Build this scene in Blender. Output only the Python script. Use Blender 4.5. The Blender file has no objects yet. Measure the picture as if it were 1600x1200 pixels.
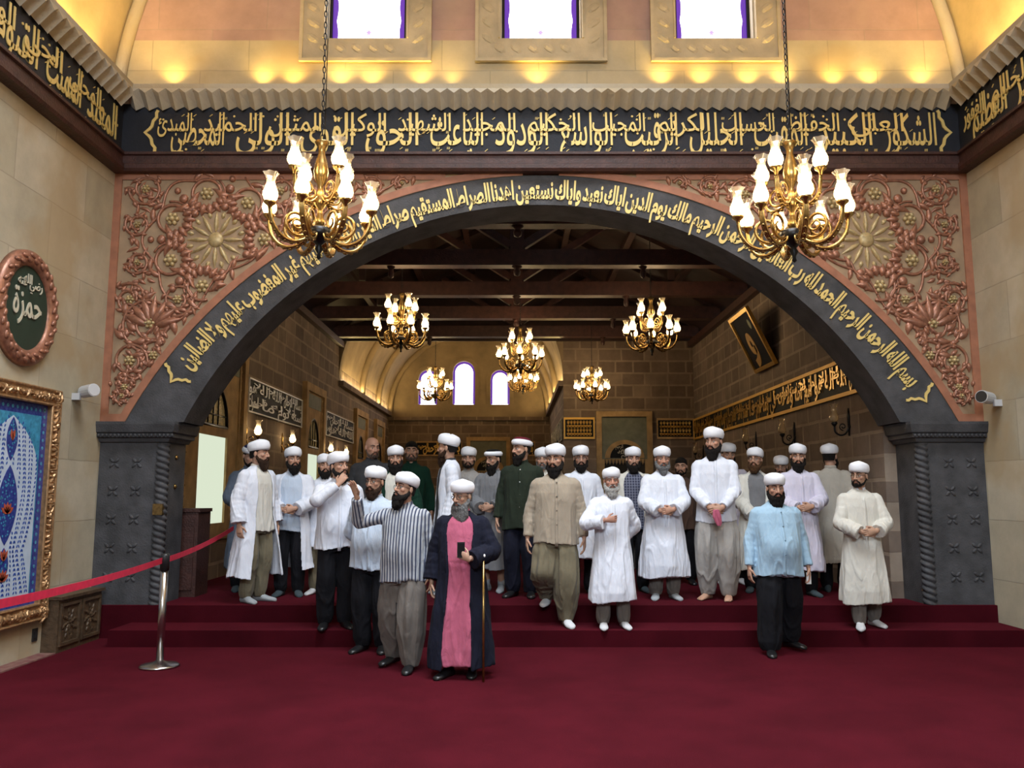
import bpy, math, random
import numpy as np
from mathutils import Vector, Matrix
random.seed(7); RNG = np.random.default_rng(7)
S = bpy.context.scene; C = S.collection
PI = math.pi
# ---------------------------------------------------------------- camera, sky, large lights, exposure
EYE = 1.55; FPX = 1320.0; PITCH = math.atan(170/1320)
cam = bpy.data.cameras.new('camera'); camo = bpy.data.objects.new('camera', cam); C.objects.link(camo)
camo.location = (0, 0, EYE); camo.rotation_euler = (PI/2 + PITCH, 0, 0)
cam.sensor_fit = 'HORIZONTAL'; cam.sensor_width = 36; cam.lens = 36*FPX/1600; cam.shift_x = -3/1600
cam.clip_end = 200; S.camera = camo
S.view_settings.view_transform = 'Standard'; S.view_settings.look = 'None'
S.view_settings.gamma = 1; S.view_settings.use_curve_mapping = False
S.view_settings.exposure = 0.22
S.cycles.use_denoising = True
S.cycles.max_bounces = 6; S.cycles.diffuse_bounces = 3; S.cycles.sample_clamp_indirect = 4
W = bpy.data.worlds.new('sky'); S.world = W; W.use_nodes = True
W.node_tree.nodes['Background'].inputs[0].default_value = (0.80, 0.90, 1.0, 1)
W.node_tree.nodes['Background'].inputs[1].default_value = 0.75
def area(name, loc, rot, sx, sy, power, col, spread=PI):
    l = bpy.data.lights.new(name, 'AREA'); l.shape = 'RECTANGLE'; l.size = sx; l.size_y = sy
    l.energy = power; l.color = col; l.spread = spread
    o = bpy.data.objects.new(name, l); C.objects.link(o); o.location = loc; o.rotation_euler = rot
    return o
def point(name, loc, power, col, r=0.1, parent=None):
    l = bpy.data.lights.new(name, 'POINT'); l.energy = power; l.color = col; l.shadow_soft_size = r
    o = bpy.data.objects.new(name, l); C.objects.link(o); o.location = loc; o.parent = parent
    return o
def spot(name, loc, rot, power, col, ang, r=0.03, blend=0.8):
    l = bpy.data.lights.new(name, 'SPOT'); l.energy = power; l.color = col; l.shadow_soft_size = r
    l.spot_size = ang; l.spot_blend = blend
    o = bpy.data.objects.new(name, l); C.objects.link(o); o.location = loc; o.rotation_euler = rot
    return o
WARM = (1.0, 0.62, 0.16)
# added area lights for assumed, unseen windows behind the camera; none are built
for wx in (-2.4, 0.3, 3.0):
    area('daylight', (wx, -7.4, 7.6), (math.radians(62), 0, 0), 1.6, 2.4, 290, (0.80, 0.90, 1.0))
area('daylight', (0.3, 5.0, 9.6), (0, 0, 0), 4.0, 4.0, 500, (0.82, 0.91, 1.0), 1.85)  # added overhead panel inside the vault for assumed skylight; the vault stays closed
# ---------------------------------------------------------------- object helpers
def tag(o, label, cat, group=None):
    o['label'] = label; o['category'] = cat
    if group: o['group'] = group
    return o
def thing(name, label, cat, loc=(0,0,0), rz=0, group=None, sc=1):
    o = bpy.data.objects.new(name, None); C.objects.link(o); o.empty_display_size = 0.1
    o.location = loc; o.rotation_euler = (0,0,rz); o.scale = (sc,sc,sc)
    return tag(o, label, cat, group)
def dup(root, loc, rz=0, label=None, sc=None):
    r = root.copy(); C.objects.link(r); r.location = loc; r.rotation_euler = (0,0,rz)
    if sc: r.scale = (sc,sc,sc)
    if label: r['label'] = label
    kids = {}
    for ch in ALLKIDS.get(root.name, []):
        c = ch.copy(); C.objects.link(c); c.parent = r; ALLKIDS.setdefault(r.name, []).append(c)
        for g in ALLKIDS.get(ch.name, []):
            d = g.copy(); C.objects.link(d); d.parent = c; ALLKIDS.setdefault(c.name, []).append(d)
    return r
ALLKIDS = {}
def mkmesh(name, V, F, mats, smooth=True, fmat=None):
    me = bpy.data.meshes.new(name)
    me.from_pydata([tuple(v) for v in V], [], F)
    for m in (mats if isinstance(mats, (list, tuple)) else [mats]): me.materials.append(m)
    if fmat is not None: me.polygons.foreach_set('material_index', fmat)
    me.polygons.foreach_set('use_smooth', [smooth]*len(me.polygons)); me.update()
    return me
def link(name, me, parent=None, kind=None, recentre=False):
    o = bpy.data.objects.new(name, me); C.objects.link(o)
    if parent is not None:
        o.parent = parent; ALLKIDS.setdefault(parent.name, []).append(o)
    if kind: o['kind'] = kind
    if recentre:
        n = len(me.vertices); a = np.empty(n*3); me.vertices.foreach_get('co', a); a = a.reshape(-1,3)
        c = (a.min(0)+a.max(0))/2; c[2] = a[:,2].min(); a -= c
        me.vertices.foreach_set('co', a.ravel()); me.update(); o.location = c
    return o
def frame_of(d, up=(0,0,1)):
    d = np.array(d, float); d /= np.linalg.norm(d)+1e-12
    u = np.array(up, float)
    if abs(d@u) > 0.97: u = np.array((0,1,0.)) if abs(d[1])<0.9 else np.array((1,0,0.))
    x = np.cross(u, d); x /= np.linalg.norm(x); y = np.cross(d, x)
    return x, y, d
class MB:
    def __init__(s): s.V = []; s.F = []; s.M = []; s.m = 0
    def add(s, V, F):
        b = len(s.V); s.V.extend([tuple(map(float, v)) for v in V]); s.F.extend([tuple(i+b for i in f) for f in F]); s.M.extend([s.m]*len(F)); return s
    def box(s, x0, x1, y0, y1, z0, z1):
        V = [(x,y,z) for z in (z0,z1) for y in (y0,y1) for x in (x0,x1)]
        return s.add(V, [(0,2,3,1),(4,5,7,6),(0,1,5,4),(2,6,7,3),(0,4,6,2),(1,3,7,5)])
    def bar(s, a, b, w, h, up=(0,0,1)):
        a = np.array(a, float); b = np.array(b, float); x, y, d = frame_of(b-a, up)
        V = [p + x*i*w/2 + y*j*h/2 for p in (a,b) for j in (-1,1) for i in (-1,1)]
        return s.add(V, [(0,2,3,1),(4,5,7,6),(0,1,5,4),(2,6,7,3),(0,4,6,2),(1,3,7,5)])
    def tube(s, P, r, seg=8, cap=True, up=(0,0,1), closed=False, flat=None):
        P = [np.array(p, float) for p in P]; n = len(P)
        if not hasattr(r, '__len__'): r = [r]*n
        V = []; px = None
        for i, p in enumerate(P):
            if closed: d = P[(i+1)%n]-P[i-1]
            else: d = P[min(i+1,n-1)]-P[max(i-1,0)]
            d = d/(np.linalg.norm(d)+1e-12)
            if px is None: x, y, _ = frame_of(d, up)
            else:
                x = px - d*(px@d); x /= np.linalg.norm(x)+1e-12; y = np.cross(d, x)
            px = x
            ry = r[i] if flat is None else r[i]*flat
            for k in range(seg):
                a = 2*PI*k/seg; V.append(p + x*math.cos(a)*r[i] + y*math.sin(a)*ry)
        F = []
        for i in range(n if closed else n-1):
            j = (i+1)%n
            for k in range(seg):
                k2 = (k+1)%seg; F.append((i*seg+k, i*seg+k2, j*seg+k2, j*seg+k))
        if cap and not closed:
            F.append(tuple(range(seg))[::-1]); F.append(tuple((n-1)*seg+k for k in range(seg)))
        return s.add(V, F)
    def lathe(s, prof, c=(0,0,0), seg=16, axis=2, wob=None, cap=True):
        V = []; n = len(prof)
        for i, (r, z) in enumerate(prof):
            for k in range(seg):
                a = 2*PI*k/seg; rr = r*(1+wob(i, a)) if wob else r
                v = (rr*math.cos(a), rr*math.sin(a), z)
                if axis == 1: v = (v[0], -v[2], v[1])
                if axis == 0: v = (v[2], v[0], v[1])
                V.append((v[0]+c[0], v[1]+c[1], v[2]+c[2]))
        F = [(i*seg+k, i*seg+(k+1)%seg, (i+1)*seg+(k+1)%seg, (i+1)*seg+k) for i in range(n-1) for k in range(seg)]
        if cap: F.append(tuple(range(seg))[::-1]); F.append(tuple((n-1)*seg+k for k in range(seg)))
        return s.add(V, F)
    def ell(s, c, r, nu=12, nv=8, R=None):
        V = []; F = []
        for j in range(nv+1):
            t = PI*j/nv
            for k in range(nu):
                a = 2*PI*k/nu
                v = np.array((math.sin(t)*math.cos(a)*r[0], math.sin(t)*math.sin(a)*r[1], -math.cos(t)*r[2]))
                if R is not None: v = R@v
                V.append(v+np.array(c))
        # collapse the poles
        V2 = [V[0]] + V[nu:nv*nu] + [V[nv*nu]]
        for k in range(nu): F.append((0, 1+(k+1)%nu, 1+k))
        for j in range(nv-2):
            for k in range(nu):
                a = 1+j*nu; b = 1+(j+1)*nu; F.append((a+k, a+(k+1)%nu, b+(k+1)%nu, b+k))
        a = 1+(nv-2)*nu; t = 1+(nv-1)*nu
        for k in range(nu): F.append((a+k, a+(k+1)%nu, t))
        return s.add(V2, F)
    def loft(s, rings, cap=True):
        n = len(rings); m = len(rings[0]); V = [p for r in rings for p in r]
        F = [(i*m+k, i*m+(k+1)%m, (i+1)*m+(k+1)%m, (i+1)*m+k) for i in range(n-1) for k in range(m)]
        if cap: F.append(tuple(range(m))[::-1]); F.append(tuple((n-1)*m+k for k in range(m)))
        return s.add(V, F)
    def prism(s, poly, f0, f1):
        """poly: 2-D points; f0/f1 map a 2-D point to the near / far 3-D point"""
        n = len(poly); V = [f0(p) for p in poly] + [f1(p) for p in poly]
        F = [tuple(range(n)), tuple(range(2*n-1, n-1, -1))] + [(k, n+k, n+(k+1)%n, (k+1)%n) for k in range(n)]
        return s.add(V, F)
    def strip(s, A, B):
        """quads between two equally long point rows"""
        n = len(A); return s.add(list(A)+list(B), [(i, i+1, n+i+1, n+i) for i in range(n-1)])
    def build(s, name, mats, parent=None, smooth=False, kind=None, recentre=False):
        return link(name, mkmesh(name, s.V, s.F, mats, smooth, s.M), parent, kind, recentre)
# ---------------------------------------------------------------- materials
def mat(name, col, rough=0.6, metal=0.0, noise=0.0, nscale=8.0, bump=0.0, bscale=40.0, bdist=0.02, col2=None, emit=None, estr=0, spec=0.5, sheen=0):
    m = bpy.data.materials.new(name); m.use_nodes = True; nt = m.node_tree; b = nt.nodes['Principled BSDF']
    b.inputs['Base Color'].default_value = (*col, 1); b.inputs['Roughness'].default_value = rough
    b.inputs['Metallic'].default_value = metal; b.inputs['Specular IOR Level'].default_value = spec
    if sheen: b.inputs['Sheen Weight'].default_value = sheen
    tc = nt.nodes.new('ShaderNodeTexCoord')
    if noise or col2:
        n = nt.nodes.new('ShaderNodeTexNoise'); n.inputs['Scale'].default_value = nscale; n.inputs['Detail'].default_value = 5
        nt.links.new(tc.outputs['Object'], n.inputs['Vector'])
        r = nt.nodes.new('ShaderNodeValToRGB'); c2 = col2 or tuple(c*(1-noise) for c in col); c1 = col if col2 else tuple(min(1, c*(1+noise*0.6)) for c in col)
        r.color_ramp.elements[0].color = (*c2, 1); r.color_ramp.elements[1].color = (*c1, 1)
        r.color_ramp.elements[0].position = 0.3; r.color_ramp.elements[1].position = 0.7
        nt.links.new(n.outputs['Fac'], r.inputs['Fac']); nt.links.new(r.outputs['Color'], b.inputs['Base Color'])
    if bump:
        n2 = nt.nodes.new('ShaderNodeTexNoise'); n2.inputs['Scale'].default_value = bscale; n2.inputs['Detail'].default_value = 4
        nt.links.new(tc.outputs['Object'], n2.inputs['Vector'])
        bp = nt.nodes.new('ShaderNodeBump'); bp.inputs['Strength'].default_value = bump; bp.inputs['Distance'].default_value = bdist
        nt.links.new(n2.outputs['Fac'], bp.inputs['Height']); nt.links.new(bp.outputs['Normal'], b.inputs['Normal'])
    if emit:
        b.inputs['Emission Color'].default_value = (*emit, 1); b.inputs['Emission Strength'].default_value = estr
    return m
def brickmat(name, axis, c1, c2, mortar, bw, bh, ms=0.01, var=0.35, rough=0.85, patch=None, pth=0.6, bump=0.4, squash=1.0):
    m = bpy.data.materials.new(name); m.use_nodes = True; nt = m.node_tree; b = nt.nodes['Principled BSDF']; L = nt.links.new
    b.inputs['Roughness'].default_value = rough; b.inputs['Specular IOR Level'].default_value = 0.25
    tc = nt.nodes.new('ShaderNodeTexCoord'); sp = nt.nodes.new('ShaderNodeSeparateXYZ'); cb = nt.nodes.new('ShaderNodeCombineXYZ')
    L(tc.outputs['Object'], sp.inputs[0])
    L(sp.outputs[{'x':0,'y':1}[axis]], cb.inputs[0]); L(sp.outputs[2], cb.inputs[1])
    wn = nt.nodes.new('ShaderNodeTexNoise'); wn.inputs['Scale'].default_value = 3; wn.inputs['Detail'].default_value = 3
    L(tc.outputs['Object'], wn.inputs['Vector'])
    wa = nt.nodes.new('ShaderNodeMix'); wa.data_type = 'VECTOR'; wa.inputs[0].default_value = 0.02
    L(cb.outputs[0], wa.inputs[4]); L(wn.outputs['Color'], wa.inputs[5])
    br = nt.nodes.new('ShaderNodeTexBrick'); L(wa.outputs[1], br.inputs['Vector'])
    br.inputs['Scale'].default_value = 1; br.inputs['Brick Width'].default_value = bw; br.inputs['Row Height'].default_value = bh
    br.inputs['Mortar Size'].default_value = ms; br.inputs['Mortar Smooth'].default_value = 0.25; br.inputs['Bias'].default_value = 0.0
    br.inputs['Color1'].default_value = (*c1,1); br.inputs['Color2'].default_value = (*c2,1); br.inputs['Mortar'].default_value = (*mortar,1)
    br.squash = squash; br.squash_frequency = 2
    n = nt.nodes.new('ShaderNodeTexNoise'); n.inputs['Scale'].default_value = 2.2; n.inputs['Detail'].default_value = 8; n.inputs['Roughness'].default_value = 0.65
    L(tc.outputs['Object'], n.inputs['Vector'])
    mr = nt.nodes.new('ShaderNodeMapRange'); mr.inputs[1].default_value = 0.25; mr.inputs[2].default_value = 0.75
    mr.inputs[3].default_value = 1-var; mr.inputs[4].default_value = 1+var*0.6
    L(n.outputs['Fac'], mr.inputs[0])
    mx = nt.nodes.new('ShaderNodeMix'); mx.data_type = 'RGBA'; mx.blend_type = 'MULTIPLY'; mx.inputs[0].default_value = 1
    L(br.outputs['Color'], mx.inputs[6]); L(mr.outputs[0], mx.inputs[7]); out = mx.outputs[2]
    if patch:
        n3 = nt.nodes.new('ShaderNodeTexNoise'); n3.inputs['Scale'].default_value = 0.9; n3.inputs['Detail'].default_value = 4
        L(tc.outputs['Object'], n3.inputs['Vector'])
        r3 = nt.nodes.new('ShaderNodeMapRange'); r3.inputs[1].default_value = pth-0.06; r3.inputs[2].default_value = pth+0.06
        L(n3.outputs['Fac'], r3.inputs[0])
        m3 = nt.nodes.new('ShaderNodeMix'); m3.data_type = 'RGBA'; L(r3.outputs[0], m3.inputs[0]); L(out, m3.inputs[6]); m3.inputs[7].default_value = (*patch,1)
        m3.clamp_factor = True; mm = nt.nodes.new('ShaderNodeMath'); mm.operation = 'MULTIPLY'; mm.inputs[1].default_value = 0.65
        L(r3.outputs[0], mm.inputs[0]); L(mm.outputs[0], m3.inputs[0]); out = m3.outputs[2]
    L(out, b.inputs['Base Color'])
    mm2 = nt.nodes.new('ShaderNodeMath'); mm2.operation = 'MULTIPLY_ADD'; mm2.inputs[1].default_value = -1.0
    L(br.outputs['Fac'], mm2.inputs[0]); L(n.outputs['Fac'], mm2.inputs[2])
    bp = nt.nodes.new('ShaderNodeBump'); bp.inputs['Strength'].default_value = bump; bp.inputs['Distance'].default_value = 0.012
    L(mm2.outputs[0], bp.inputs['Height']); L(bp.outputs['Normal'], b.inputs['Normal'])
    return m
def carpetmat():
    m = mat('carpet', (0.054,0.004,0.0085), rough=0.95, spec=0.05, noise=0.30, nscale=2.2, bump=0.5, bscale=260, sheen=0.16)
    b = m.node_tree.nodes['Principled BSDF']; b.inputs['Sheen Tint'].default_value = (0.75,0.08,0.14,1); b.inputs['Sheen Roughness'].default_value = 0.45
    return m
M = {}
M['carpet'] = carpetmat()
M['stone_x'] = brickmat('ashlar_front', 'x', (0.56,0.46,0.29), (0.50,0.41,0.26), (0.42,0.35,0.23), 1.15, 0.48, 0.006, 0.2, patch=(0.46,0.33,0.17), pth=0.62)
M['stone_y'] = brickmat('ashlar_side', 'y', (0.52,0.47,0.36), (0.42,0.38,0.28), (0.37,0.33,0.25), 1.25, 0.62, 0.006, 0.22, patch=(0.40,0.30,0.17), pth=0.55)
M['pink_x'] = brickmat('pink_ashlar', 'x', (0.48,0.32,0.26), (0.42,0.27,0.23), (0.42,0.30,0.24), 1.3, 0.5, 0.006, 0.2, patch=(0.50,0.36,0.27), pth=0.6)
M['brick_x'] = brickmat('brown_block_front', 'x', (0.14,0.10,0.075), (0.23,0.17,0.125), (0.27,0.205,0.15), 0.42, 0.29, 0.024, 0.35, squash=1.3)
M['brick_y'] = brickmat('brown_block_side', 'y', (0.15,0.112,0.088), (0.25,0.19,0.15), (0.31,0.245,0.19), 0.52, 0.28, 0.024, 0.35, squash=1.3)
M['basalt'] = mat('dark_basalt', (0.066,0.066,0.072), rough=0.7, noise=0.4, nscale=5, bump=0.3, bscale=60, spec=0.35)
M['basalt_band'] = mat('blue_black_band', (0.018,0.020,0.028), rough=0.6, noise=0.3, nscale=4, bump=0.15, bscale=60, spec=0.3)
M['wood_red'] = mat('red_brown_wood', (0.058,0.021,0.016), rough=0.5, noise=0.4, nscale=9, bump=0.3, bscale=45)
M['wood_dark'] = mat('dark_roof_wood', (0.030,0.011,0.008), rough=0.6, noise=0.4, nscale=6)
M['wood_box'] = mat('brown_carved_wood', (0.09,0.055,0.03), rough=0.5, noise=0.4, nscale=14, bump=0.3, bscale=30)
M['cream'] = mat('cream_stone', (0.55,0.45,0.29), rough=0.85, noise=0.25, nscale=3, bump=0.3, bscale=30)
M['cream2'] = mat('grey_stone', (0.50,0.47,0.40), rough=0.85, col2=(0.46,0.37,0.23), nscale=0.9, bump=0.3, bscale=30)
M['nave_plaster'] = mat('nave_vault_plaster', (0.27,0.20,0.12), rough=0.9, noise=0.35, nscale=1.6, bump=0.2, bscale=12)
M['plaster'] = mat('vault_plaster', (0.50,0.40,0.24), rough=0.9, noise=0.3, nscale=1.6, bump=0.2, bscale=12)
M['relief_base'] = mat('spandrel_ground', (0.36,0.25,0.155), rough=0.7, noise=0.2, nscale=6)
M['copper'] = mat('copper_relief', (0.36,0.165,0.105), rough=0.36, noise=0.35, nscale=25, metal=0.35)
M['gilt'] = mat('gilt_flower', (0.50,0.38,0.19), rough=0.4, noise=0.3, nscale=30, metal=0.25)
M['terra'] = mat('terracotta_border', (0.36,0.15,0.085), rough=0.6, noise=0.2, nscale=10)
M['gold_text'] = mat('gold_lettering', (0.80,0.60,0.21), rough=0.45, metal=0.2)
M['gold'] = mat('gilded_metal', (0.72,0.45,0.12), rough=0.3, metal=0.85, noise=0.2, nscale=30)
M['gold_lit'] = mat('gilded_panel', (0.75,0.44,0.08), rough=0.45, metal=0.35)  # rougher, less metallic gilding for band edges and the left arabesque panel
M['white_text'] = mat('white_lettering', (0.92,0.92,0.92), rough=0.4)
M['pale_text'] = mat('pale_lettering', (0.62,0.58,0.45), rough=0.5)
M['black'] = mat('black_panel', (0.006,0.006,0.007), rough=0.6, spec=0.2)
M['green'] = mat('green_panel', (0.018,0.042,0.030), rough=0.5, noise=0.2)
M['brass'] = mat('aged_brass', (0.40,0.25,0.085), rough=0.25, metal=0.9, noise=0.3, nscale=40)
M['iron'] = mat('black_iron', (0.012,0.011,0.012), rough=0.35, metal=0.5)
M['chrome'] = mat('brushed_steel', (0.55,0.53,0.52), rough=0.25, metal=1.0)
M['dark_plastic'] = mat('dark_plastic', (0.02,0.02,0.022), rough=0.4)
M['white_plastic'] = mat('grey_white_housing', (0.55,0.56,0.58), rough=0.4)
M['belt'] = mat('red_belt', (0.62,0.015,0.06), rough=0.7, noise=0.15, nscale=20)
def emis(name, col, s):
    m = bpy.data.materials.new(name); m.use_nodes = True; nt = m.node_tree; nt.nodes.clear()
    e = nt.nodes.new('ShaderNodeEmission'); e.inputs[0].default_value = (*col,1); e.inputs[1].default_value = s
    o = nt.nodes.new('ShaderNodeOutputMaterial'); nt.links.new(e.outputs[0], o.inputs[0]); return m
M['bulb'] = emis('lit_bulb', (1.0, 0.84, 0.55), 22.0)
M['window_light'] = emis('bright_pane', (0.93, 0.93, 1.0), 5.0)
M['lit_blind'] = emis('backlit_blind', (0.72, 0.80, 0.62), 0.85)
M['purple'] = mat('purple_glass', (0.10,0.03,0.35), rough=0.2, emit=(0.20,0.07,0.65), estr=0.4)
def glassmat():
    m = bpy.data.materials.new('clear_glass'); m.use_nodes = True; nt = m.node_tree; nt.nodes.clear()
    t0 = nt.nodes.new('ShaderNodeBsdfTransparent'); t0.inputs[0].default_value = (1.0,0.93,0.80,1)
    tl = nt.nodes.new('ShaderNodeBsdfTranslucent'); tl.inputs[0].default_value = (1.0,0.9,0.72,1)
    t = nt.nodes.new('ShaderNodeMixShader'); t.inputs[0].default_value = 0.36; nt.links.new(t0.outputs[0], t.inputs[1]); nt.links.new(tl.outputs[0], t.inputs[2])
    g = nt.nodes.new('ShaderNodeBsdfGlossy'); g.inputs['Roughness'].default_value = 0.08; g.inputs[0].default_value = (1,0.9,0.75,1)
    lw = nt.nodes.new('ShaderNodeLayerWeight'); lw.inputs[0].default_value = 0.35
    mp = nt.nodes.new('ShaderNodeMapRange'); mp.inputs[3].default_value = 0.12; mp.inputs[4].default_value = 0.75
    x = nt.nodes.new('ShaderNodeMixShader'); o = nt.nodes.new('ShaderNodeOutputMaterial')
    nt.links.new(lw.outputs['Facing'], mp.inputs[0]); nt.links.new(mp.outputs[0], x.inputs[0]); nt.links.new(t.outputs[0], x.inputs[1]); nt.links.new(g.outputs[0], x.inputs[2]); nt.links.new(x.outputs[0], o.inputs[0])
    return m
M['glass'] = glassmat()
# ---------------------------------------------------------------- Arabic lettering
AR = {'ا':(0xFE8D,2),'أ':(0xFE83,2),'إ':(0xFE87,2),'آ':(0xFE81,2),'ب':(0xFE8F,4),'ة':(0xFE93,2),'ت':(0xFE95,4),'ث':(0xFE99,4),'ج':(0xFE9D,4),'ح':(0xFEA1,4),'خ':(0xFEA5,4),
 'د':(0xFEA9,2),'ذ':(0xFEAB,2),'ر':(0xFEAD,2),'ز':(0xFEAF,2),'س':(0xFEB1,4),'ش':(0xFEB5,4),'ص':(0xFEB9,4),'ض':(0xFEBD,4),'ط':(0xFEC1,4),'ظ':(0xFEC5,4),'ع':(0xFEC9,4),'غ':(0xFECD,4),
 'ف':(0xFED1,4),'ق':(0xFED5,4),'ك':(0xFED9,4),'ل':(0xFEDD,4),'م':(0xFEE1,4),'ن':(0xFEE5,4),'ه':(0xFEE9,4),'و':(0xFEED,2),'ى':(0xFEEF,2),'ي':(0xFEF1,4),'ئ':(0xFE89,4),'ء':(0xFE80,1)}
def shape_ar(w):
    out = []; i = 0; prev = False
    while i < len(w):
        c = w[i]
        if c == 'ل' and i+1 < len(w) and w[i+1] in 'اأإ':
            out.append(chr({'ا':0xFEFB,'أ':0xFEF7,'إ':0xFEF9}[w[i+1]] + (1 if prev else 0))); prev = False; i += 2; continue
        if c not in AR: out.append(c); prev = False; i += 1; continue
        base, k = AR[c]; nxt = i+1 < len(w) and w[i+1] in AR and AR[w[i+1]][1] > 1
        if k == 4: f = (3 if nxt else 1) if prev else (2 if nxt else 0)
        else: f = 1 if (prev and k == 2) else 0
        out.append(chr(base+f)); prev = (k == 4); i += 1
    return ''.join(reversed(out))
GCACHE = {}
def word(w, offset=0.0, extrude=0.03):
    """shaped Arabic word as (verts Nx3 in em units, faces, width)"""
    key = (w, offset, extrude)
    if key not in GCACHE:
        cu = bpy.data.curves.new('text', 'FONT'); cu.body = shape_ar(w); cu.offset = offset; cu.extrude = extrude; cu.resolution_u = 3
        o = bpy.data.objects.new('text', cu); C.objects.link(o)
        dg = bpy.context.evaluated_depsgraph_get(); me = o.evaluated_get(dg).to_mesh()
        V = np.empty(len(me.vertices)*3); me.vertices.foreach_get('co', V); V = V.reshape(-1,3).copy()
        F = [tuple(p.vertices) for p in me.polygons]
        o.evaluated_get(dg).to_mesh_clear(); bpy.data.objects.remove(o); bpy.data.curves.remove(cu)
        V[:,0] -= V[:,0].min(); GCACHE[key] = (V, F, V[:,0].max())
    return GCACHE[key]
# ================================================================ SETTING
XL, XR, YA, YB = -4.6, 5.22, 9.4, 9.95          # prayer hall side walls, arch wall front / back
HL, HR, HY, HE, NX = -4.25, 4.35, 20.3, 28.6, 1.2  # inner hall side walls, its cross wall, end wall, nave right wall
FZ, LZ = 0.345, 0.165                           # platform and lower step heights
CX = 0.31
def sbox(name, m, x0, x1, y0, y1, z0, z1): return MB().box(x0,x1,y0,y1,z0,z1).build(name, m, None, False, 'structure', True)
MB().box(XL-.3, XR+.3, -8, 9.35, -.2, 0).build('floor', M['carpet'], None, False, 'structure', True)
MB().box(HL-.3, HR+.3, 10.2, HE+.3, -.2, FZ).box(XL-.3, XR+.3, 9.35, 10.2, -.2, FZ).build('floor_inner', M['carpet'], None, False, 'structure', True)
MB().box(-4.12, XR+.3, 8.82, 9.36, 0, LZ).build('floor_step', M['carpet'], None, False, 'structure', True)
sbox('wall_left', M['stone_y'], XL-.3, XL, -8, 10.2, 0, 6.2)
sbox('wall_right', M['stone_y'], XR, XR+.3, -8, 10.2, 0, 6.2)
sbox('wall_rear', M['stone_x'], XL-.3, XR+.3, -8.3, -8, 0, 6.2)
# arch ring of dark basalt
IC, IR, OC, OR = (CX, .414), 4.42, (CX, 0.0), 5.185
def arcpts(c, r, zmin, n):
    a0 = math.asin((zmin-c[1])/r); return [(c[0]+r*math.cos(a), c[1]+r*math.sin(a)) for a in np.linspace(PI-a0, a0, n)]
n = 90; I = arcpts(IC, IR, 2.33, n); O = arcpts(OC, OR, 2.33, n)
mb = MB()
mb.strip([(p[0],YA-.03,p[1]) for p in O], [(p[0],YA-.03,p[1]) for p in I])
mb.strip([(p[0],YA-.03,p[1]) for p in I], [(p[0],YB,p[1]) for p in I])
mb.strip([(p[0],YB,p[1]) for p in I], [(p[0],YB,p[1]) for p in O])
mb.strip([(p[0],YB,p[1]) for p in O], [(p[0],YA-.03,p[1]) for p in O])
mb.build('trim_arch', M['basalt'], None, True, 'structure', True).data.polygons.foreach_set('use_smooth', [False]*(4*(n-1)))
# spandrel wall above the arch (solid, behind the carved panels)
mb = MB(); top = 6.2
mb.strip([(p[0],YA,top) for p in O], [(p[0],YA,p[1]) for p in O]); mb.strip([(p[0],YB,p[1]) for p in O], [(p[0],YB,top) for p in O])
mb.box(XL, O[0][0], YA, YB, 2.33, top); mb.box(O[-1][0], XR, YA, YB, 2.33, top)
mb.build('wall_arch', M['basalt'], None, False, 'structure', True)
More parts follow.
